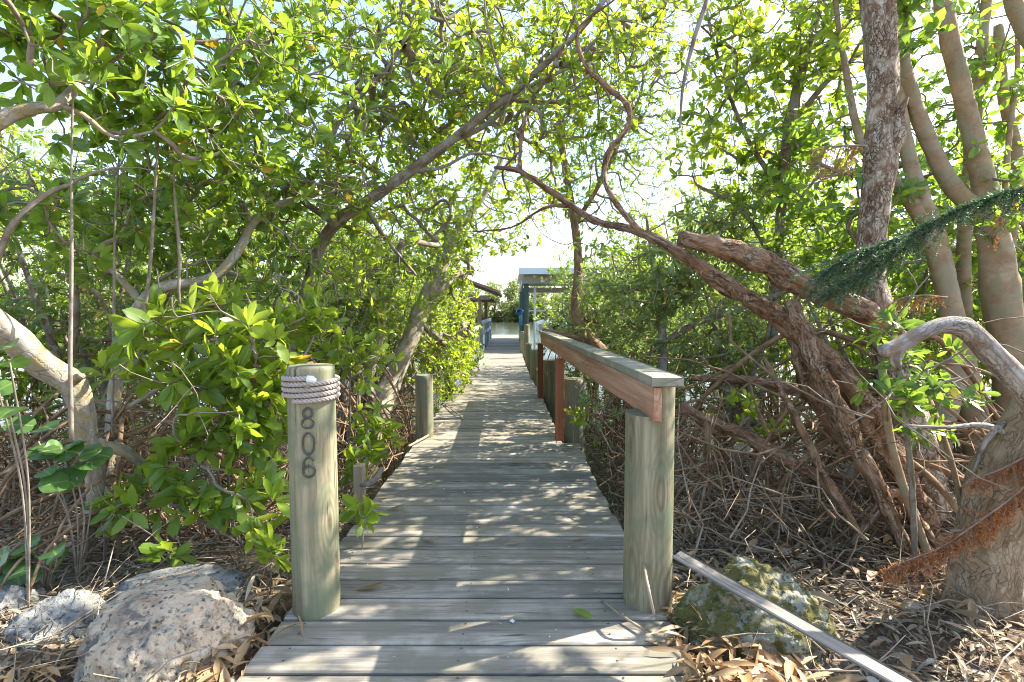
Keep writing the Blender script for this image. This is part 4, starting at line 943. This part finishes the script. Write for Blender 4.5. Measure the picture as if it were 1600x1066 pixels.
shrub('mangrove_bush', 'leafy bush low to the ground between the boulder and the numbered piling', z0(-1.6, 2.95), [P(300, 720, 2.8), P(250, 780, 2.7)],
      np.concatenate([bpx(320, 690, 2.8, 110, 50, .2, 26), bpx(240, 770, 2.7, 70, 40, .2, 14), bpx(400, 660, 2.75, 40, 50, .2, 10), bpx(330, 780, 2.7, 90, 50, .2, 16), bpx(400, 800, 2.6, 40, 60, .15, 10), bpx(420, 730, 2.9, 30, 60, .2, 8)]), leaf='leafB', bark='twig', L=.125, aspect=.38, hi=True, spread=(15, 75), n=(6, 9), vb=-.12)
shrub('mangrove_bush', 'bush filling the gap between the rope-topped piling and the short piling', z0(-1.35, 4.0), [P(560, 600, 3.9), P(590, 680, 3.9), P(545, 520, 3.8)],
      np.concatenate([bpx(560, 560, 3.8, 60, 60, .3, 30), bpx(585, 670, 3.9, 45, 40, .2, 24), bpx(560, 720, 3.7, 30, 35, .2, 14), bpx(500, 530, 3.5, 50, 50, .3, 20)]), leaf='leafB', bark='twig', L=.105, aspect=.38, hi=True, spread=(15, 75), n=(6, 9), vb=-.05)
for (x, y, h, lab, n) in ((-1.72, 2.50, .13, 'small seedling with a bright whorl of leaves behind the flat rock slab', 4), (-1.16, 2.38, .16, 'seedling with pointed leaves just left of the foot of the numbered piling', 7),
                          (-.83, 2.75, .22, 'seedling with pale large leaves poking up right of the numbered piling', 6), (-2.25, 2.75, .2, 'seedling at the left edge behind the grey rocks', 5), (.58, 4.85, .30, 'small green sprout at the foot of the middle rail post', 6)):
    b = z0(x, y); make_tree('seedling', lab, 'seedling', 'seedlings near the pilings', [[(*b, .005), (b[0] + .01, b[1], h * .5, .004), (b[0], b[1] - .02, h, .003)]], blob_pts((x, y, h), (.10, .06, .07), n), leaf='leafB', bark='twig', L=.10, aspect=.4, n=(5, 8), spread=(20, 80), limbnames=['stem'], vb=.05)
# sea-grape: big round leaves
for (lst, lab) in (([(95, 700, 2.45), (70, 735, 2.4), (120, 745, 2.45), (140, 715, 2.5), (60, 690, 2.4)], 'sea grape plant with large round dark leaves under the far left limb'),
                   ([(40, 860, 2.35), (85, 850, 2.3), (20, 890, 2.3), (60, 885, 2.3)], 'sea grape plant with round leaves low at the left edge'),
                   ([(15, 565, 2.1), (-5, 600, 2.1), (10, 625, 2.1)], 'dark sea grape leaves at the left edge beneath the thick limb')):
    C = np.array([P(*q) for q in lst]); b = np.array([C[:, 0].mean(), C[:, 1].mean() + .05, float(gz(C[0, 0], C[0, 1]))])
    o = thing('sea_grape', b, lab, 'plant', 'sea grape plants at left')
    mb = MB()
    for c in C: tube(mb, catmull([(*b,), tuple((b + c) / 2 + (.02, .02, .04)), tuple(c)], .05), .004, 5)
    mb.build('stem', M['twig'], o)
    mb = MB(); k = 3 * len(C); idx = np.arange(k) % len(C); D = nrm(np.stack([rng.normal(size=k), rng.normal(size=k) * .6 - .3, rng.normal(size=k) * .3], 1))
    for q in range(k):
        d = D[q]; n = nrm(np.array([rng.normal() * .4, -.6, 1.])); n = nrm(n - d * n.dot(d)); X = np.cross(d, n); r = rng.uniform(.042, .062); c0 = C[idx[q]] + rng.normal(size=3) * .03
        V, tv, Q, T = [c0 + d * r * .9], [(0, .5, 0)], [], []
        for ri, f in enumerate((.35, .7, 1.0)):
            for j in range(18):
                a = j / 18 * 2 * math.pi; ff = f * (1 - .22 * math.exp(-((a - math.pi) / .35) ** 2)) * (1 + .03 * math.sin(5 * a))
                u, w2 = math.cos(a) * ff, math.sin(a) * ff
                V.append(c0 + d * r * (.9 + u) + X * r * 1.08 * w2 + n * r * (.10 * abs(w2) + .05 * math.sin(a * 4) * f - .14 * u * u)); tv.append((w2, .5 + u / 2, q))
        T = [(0, 1 + j, 1 + (j + 1) % 18) for j in range(18)]
        Q = [(1 + ri * 18 + j, 1 + (ri + 1) * 18 + j, 1 + (ri + 1) * 18 + (j + 1) % 18, 1 + ri * 18 + (j + 1) % 18) for ri in range(2) for j in range(18)]
        mb.add(V, Q, T, tv, rng.random() * .9)
    mb.build('foliage', M['leafG'], o)

# ------------------------------------------------------------------ infill mangroves: three kinds, copied
def infill(h, w, nt, leaf, L, seed, vb=0.0, far=False, asp=.42):
    global rng
    rng = np.random.default_rng(seed); limbs = []
    ns = 5
    for i in range(ns):
        a = i / ns * 2 * math.pi + rng.random(); d = rng.uniform(.3, .8) * w
        limbs.append([(rng.normal() * .12, rng.normal() * .12, -.7, .035), (d * .3 * math.cos(a), d * .3 * math.sin(a), h * .25, .028), (d * .7 * math.cos(a + .3), d * .7 * math.sin(a + .3), h * .55, .018), (d * math.cos(a), d * math.sin(a), h * .85, .008)])
    tips = np.concatenate([blob_pts((rng.normal() * w * .35, rng.normal() * w * .35, h * rng.uniform(.12, .9)), (w * rng.uniform(.4, .65), w * rng.uniform(.4, .65), h * rng.uniform(.12, .22)), nt // 12) for _ in range(12)])
    tips = tips[tips[:, 2] > -.35]
    return make_tree('mangrove', '-', 'tree', None, [np.array(l) for l in limbs], tips, leaf, 'bark', L=L, n=(5, 8), hi=False, side=.15, roots=proproots(9, 1.1), limbnames=['stem'] * ns, base=(0, 0, -.5), vb=vb, twig_sides=4, bare=.25, rough=.12, base_r=.0022, aspect=asp)
protos = [infill(3.0, 1.35, 820, 'leafA', .085, 101, vb=.15), infill(4.6, 1.6, 1000, 'leafB', .085, 102), infill(2.2, 1.2, 620, 'leafC', .08, 103, asp=.34), infill(5.6, 1.8, 1000, 'leafA', .09, 104, vb=.2)]
rng = np.random.default_rng(55)
spotsL = [(-3.0, 5.6, 0), (-4.6, 5.2, 0), (-6.3, 5.6, 1), (-2.6, 7.4, 0), (-4.2, 7.6, 1), (-6.4, 8.0, 0), (-8.6, 7.6, 1), (-2.9, 9.4, 1), (-5.0, 10, 3), (-7.8, 10.6, 1), (-10.8, 10, 3), (-2.6, 12, 0), (-4.6, 12.8, 1), (-7.2, 13.6, 3), (-10.5, 14, 1), (-2.9, 14.8, 2), (-5.8, 16, 3), (-14, 13, 3), (-3.6, 4.3, 2), (-5.6, 4.2, 0), (-2.25, 6.2, 2), (-2.1, 8.4, 2), (-2.2, 10.6, 0), (-8.2, 5.4, 3), (-12.5, 8.5, 3), (-2.1, 13, 1)]
spotsR = [(2.7, 6.3, 2), (4.3, 6.2, 0), (6.2, 5.6, 1), (2.5, 8.2, 0), (4.4, 8.6, 1), (6.6, 8.2, 0), (9.0, 8.0, 1), (2.6, 10.6, 2), (4.8, 11, 3), (7.6, 11.4, 1), (11, 11, 3), (3.2, 13.4, 2), (5.8, 14.6, 3), (9.6, 15, 1), (14, 14, 3), (1.75, 6.6, 2), (1.9, 9.2, 2), (8.2, 5.6, 3), (2.3, 5.1, 2), (3.5, 4.9, 0), (1.7, 7.9, 2), (2.1, 12, 0), (5.2, 4.9, 0), (1.5, 10.9, 2)]
used = set()
for side, spots in (('left', spotsL), ('right', spotsR)):
    for (x, y, k) in spots:
        src = protos[k]; o = src if k not in used else copy_tree(src); used.add(k)
        s = rng.uniform(.88, 1.12); o.location = (x, y, -.5); o.rotation_euler = (0, 0, rng.random() * 6.28); o.scale = (s, s, s * rng.uniform(.92, 1.08))
        w = {0: 'dark green mangrove', 1: 'tall yellow-green mangrove', 2: 'low grey-green mangrove', 3: 'tallest dark mangrove'}[k]
        d = 'close behind the front trees' if y < 7 else ('amid the thicket' if y < 11 else 'at the back of the thicket')
        o['label'] = f'{w} {d}, {side} of the walk'; o['group'] = f'mangrove thicket {side} of the walk, {w}, {"front" if y < 7 else ("middle" if y < 11 else "back")}'; o['category'] = 'tree'

# far shore
def far_proto(seed, h):
    global rng
    rng = np.random.default_rng(seed); C = []
    for _ in range(16): C.append(blob_pts((rng.normal() * 1.8, rng.normal() * 1.2, rng.uniform(.06, .85) * h), (1.5, 1.3, h * .17), 80))
    tips = np.concatenate(C); tips = tips[tips[:, 2] > -.05]
    root = thing('shore_mangrove', (0, 0, 0), '-', 'tree')
    mb = MB()
    for i in range(7):
        a = rng.random() * 6.28; tube(mb, [(0, 0, -.6), (math.cos(a) * .6, math.sin(a) * .6, h * .3), (math.cos(a) * 1.4, math.sin(a) * 1.4, h * .75)], [.12, .08, .03], 6)
    mb.build('trunk', M['bark'], root)
    mb = MB(); rosettes(mb, tips, nrm(rng.normal(size=tips.shape) + np.array([0, -.3, .8])), (4, 6), .34, .5, False, (20, 90)); mb.build('crown', M['leafFar'], root)
    return root
fp = [far_proto(201, 5.5), far_proto(202, 7.5)]; rng = np.random.default_rng(77)
for i, x in enumerate(np.arange(-48, 49, 2.1)):
    k = i % 2; o = fp[k] if i < 2 else copy_tree(fp[k]); o.location = (x + rng.normal() * .6, 94.5 + rng.uniform(-1, 1.5) + (3 if k else 0), -.45); o.rotation_euler = (0, 0, rng.random() * 6.28); s = rng.uniform(.8, 1.1); o.scale = (s, s, s)
    o['label'] = ['low pale mangrove clump on the far shore', 'taller pale mangrove clump on the far shore'][k]; o['group'] = ['low mangroves along the far shore', 'taller mangroves along the far shore'][k]; o['category'] = 'tree'

# ------------------------------------------------------------------ feathery and dead fronds
def frond(name, label, spine, mat, n=26, bl=(.10, .2), nl=.016, droop=(0, 0, -1), dens=26, cat='frond', wood='twig', group=None, spread=.5):
    l = catmull(spine, .02); o = thing(name, l[0, :3], label, cat, group)
    mb = MB(); tube(mb, l[:, :3], l[:, 3], 6); mb2 = MB(); Os, Ds = [], []
    for i in np.linspace(1, len(l) - 2, n).astype(int):
        c = l[i, :3]; fw = nrm(l[min(i + 2, len(l) - 1), :3] - l[i - 1, :3])
        for sg in (0, 1):
            d = nrm(np.array(droop) + fw * rng.uniform(.2, .9) + rng.normal(size=3) * spread); ln = rng.uniform(*bl); s = np.linspace(0, 1, 6)[:, None]
            q = c + d * ln * s + np.array([0, 0, -1]) * (s ** 2) * ln * .25; tube(mb, q, .0012, 3, capends=False)
            k = dens; t = rng.random(k); j = np.minimum((t * 5).astype(int), 4); pos = q[j] + (q[j + 1] - q[j]) * (t * 5 - j)[:, None]
            Os.append(pos); Ds.append(nrm(d * .8 + rng.normal(size=(k, 3)) * .8))
    mb.build('frond_stem', M[wood], o); O = np.concatenate(Os); D = np.concatenate(Ds)
    leaves(mb2, O, D, rng.normal(size=O.shape), nl * rng.uniform(.7, 1.3, len(O)), nl * .22, hi=False); mb2.build('frond_needles', M[mat], o); return o
frond('feathery_branch', 'dark green feathery branch drooping across the pale stems at right', px((1680, 275, 2.4, 5), (1600, 292, 2.4, 5), (1500, 325, 2.4, 4), (1420, 365, 2.4, 4), (1340, 395, 2.4, 3), (1285, 425, 2.4, 2)), 'needle', 84, (.09, .21), .020, (-.6, 0, -.5), 60, cat='branch', spread=.35)
frond('feathery_branch', 'lower tip of green feathery branch hanging in front of the flaky trunk', px((1430, 372, 2.38, 3), (1390, 400, 2.36, 3), (1350, 425, 2.34, 2), (1300, 450, 2.32, 2)), 'needle', 44, (.09, .19), .019, (-.6, 0, -.5), 60, cat='branch', spread=.35)
frond('dead_frond', 'rusty orange dead frond hanging left of the flaky trunk', px((1352, 228, 2.85, 3), (1320, 228, 2.85, 3), (1285, 230, 2.85, 2), (1266, 236, 2.85, 1)), 'deadneedle', 22, (.10, .17), .014, (.1, 0, -1), 30, spread=.12, group='rusty dead fronds')
frond('dead_frond', 'fuzzy rusty dead frond sweeping across the foot of the thick rough trunk', px((1640, 720, 2.05, 3), (1590, 770, 2.03, 3), (1530, 815, 2.0, 3), (1470, 855, 2.0, 2), (1420, 875, 2.0, 2), (1382, 892, 2.0, 1)), 'deadneedle', 100, (.04, .10), .015, (0, 0, -.9), 50, spread=.35, group='rusty dead fronds')
frond('dead_frond', 'upper rusty dead frond draped over the thick rough trunk', px((1650, 690, 2.1, 3), (1600, 715, 2.1, 3), (1560, 735, 2.08, 2), (1510, 753, 2.08, 1)), 'deadneedle', 56, (.03, .08), .013, (0, 0, -.9), 34, spread=.3, group='rusty dead fronds')
frond('dead_frond', 'short stubby rusty frond standing out above the long low one', px((1560, 825, 2.1, 5), (1520, 828, 2.1, 5), (1485, 830, 2.1, 4)), 'deadneedle', 20, (.03, .07), .013, (0, 0, -.9), 40, spread=.35, group='rusty dead fronds')
frond('dead_frond', 'reddish dead frond caught between the red trunks and the tan stems', px((1480, 465, 2.7, 3), (1440, 462, 2.7, 3), (1400, 470, 2.7, 2), (1375, 500, 2.7, 2)), 'deadneedle', 26, (.06, .12), .012, (-.3, 0, -.8), 24, spread=.4, group='rusty dead fronds')
frond('dead_frond', 'small orange dead sprig hanging on the tan stems', px((1575, 300, 3.3, 3), (1566, 340, 3.3, 2), (1555, 375, 3.3, 2)), 'deadneedle', 14, (.05, .09), .014, (-.2, 0, -1), 26, spread=.3, group='rusty dead fronds')

# ------------------------------------------------------------------ light, sky, camera
EL = math.radians(42); AZ = math.atan2(.93, .37)      # azimuth measured clockwise from +Y
sd = Vector((math.sin(AZ) * math.cos(EL), math.cos(AZ) * math.cos(EL), math.sin(EL)))
sun = bpy.data.lights.new('sun', 'SUN'); sun.energy = 5.0; sun.angle = math.radians(.53); sun.color = (1, .94, .84)
so = bpy.data.objects.new('sun', sun); COL.objects.link(so); so.rotation_euler = sd.to_track_quat('Z', 'Y').to_euler(); so.location = (0, 0, 20)
w = bpy.data.worlds.new('World'); SC.world = w; w.use_nodes = True; nt = w.node_tree
sky = nt.nodes.new('ShaderNodeTexSky'); sky.sky_type = 'NISHITA'; sky.sun_disc = False
sky.sun_elevation = EL; sky.sun_rotation = AZ; sky.air_density = 1.0; sky.dust_density = 1.2; sky.ozone_density = 1.0
bg = nt.nodes['Background']; bg.inputs[1].default_value = .15; nt.links.new(sky.outputs[0], bg.inputs[0])
cam = bpy.data.cameras.new('camera'); cam.lens = 18; cam.sensor_width = 36; cam.clip_end = 3000; cam.clip_start = .05
co = bpy.data.objects.new('camera', cam); COL.objects.link(co); co.location = (0, 0, H); co.rotation_euler = (math.pi / 2 - TH, 0, 0); SC.camera = co
SC.view_settings.view_transform = 'Standard'; SC.view_settings.look = 'None'; SC.view_settings.exposure = 1.85; SC.view_settings.gamma = 1
SC.cycles.max_bounces = 7; SC.cycles.diffuse_bounces = 4; SC.cycles.transmission_bounces = 5; SC.cycles.glossy_bounces = 3
SC.cycles.use_denoising = True; SC.cycles.pixel_filter_type = 'BLACKMAN_HARRIS'; SC.cycles.filter_width = 1.05
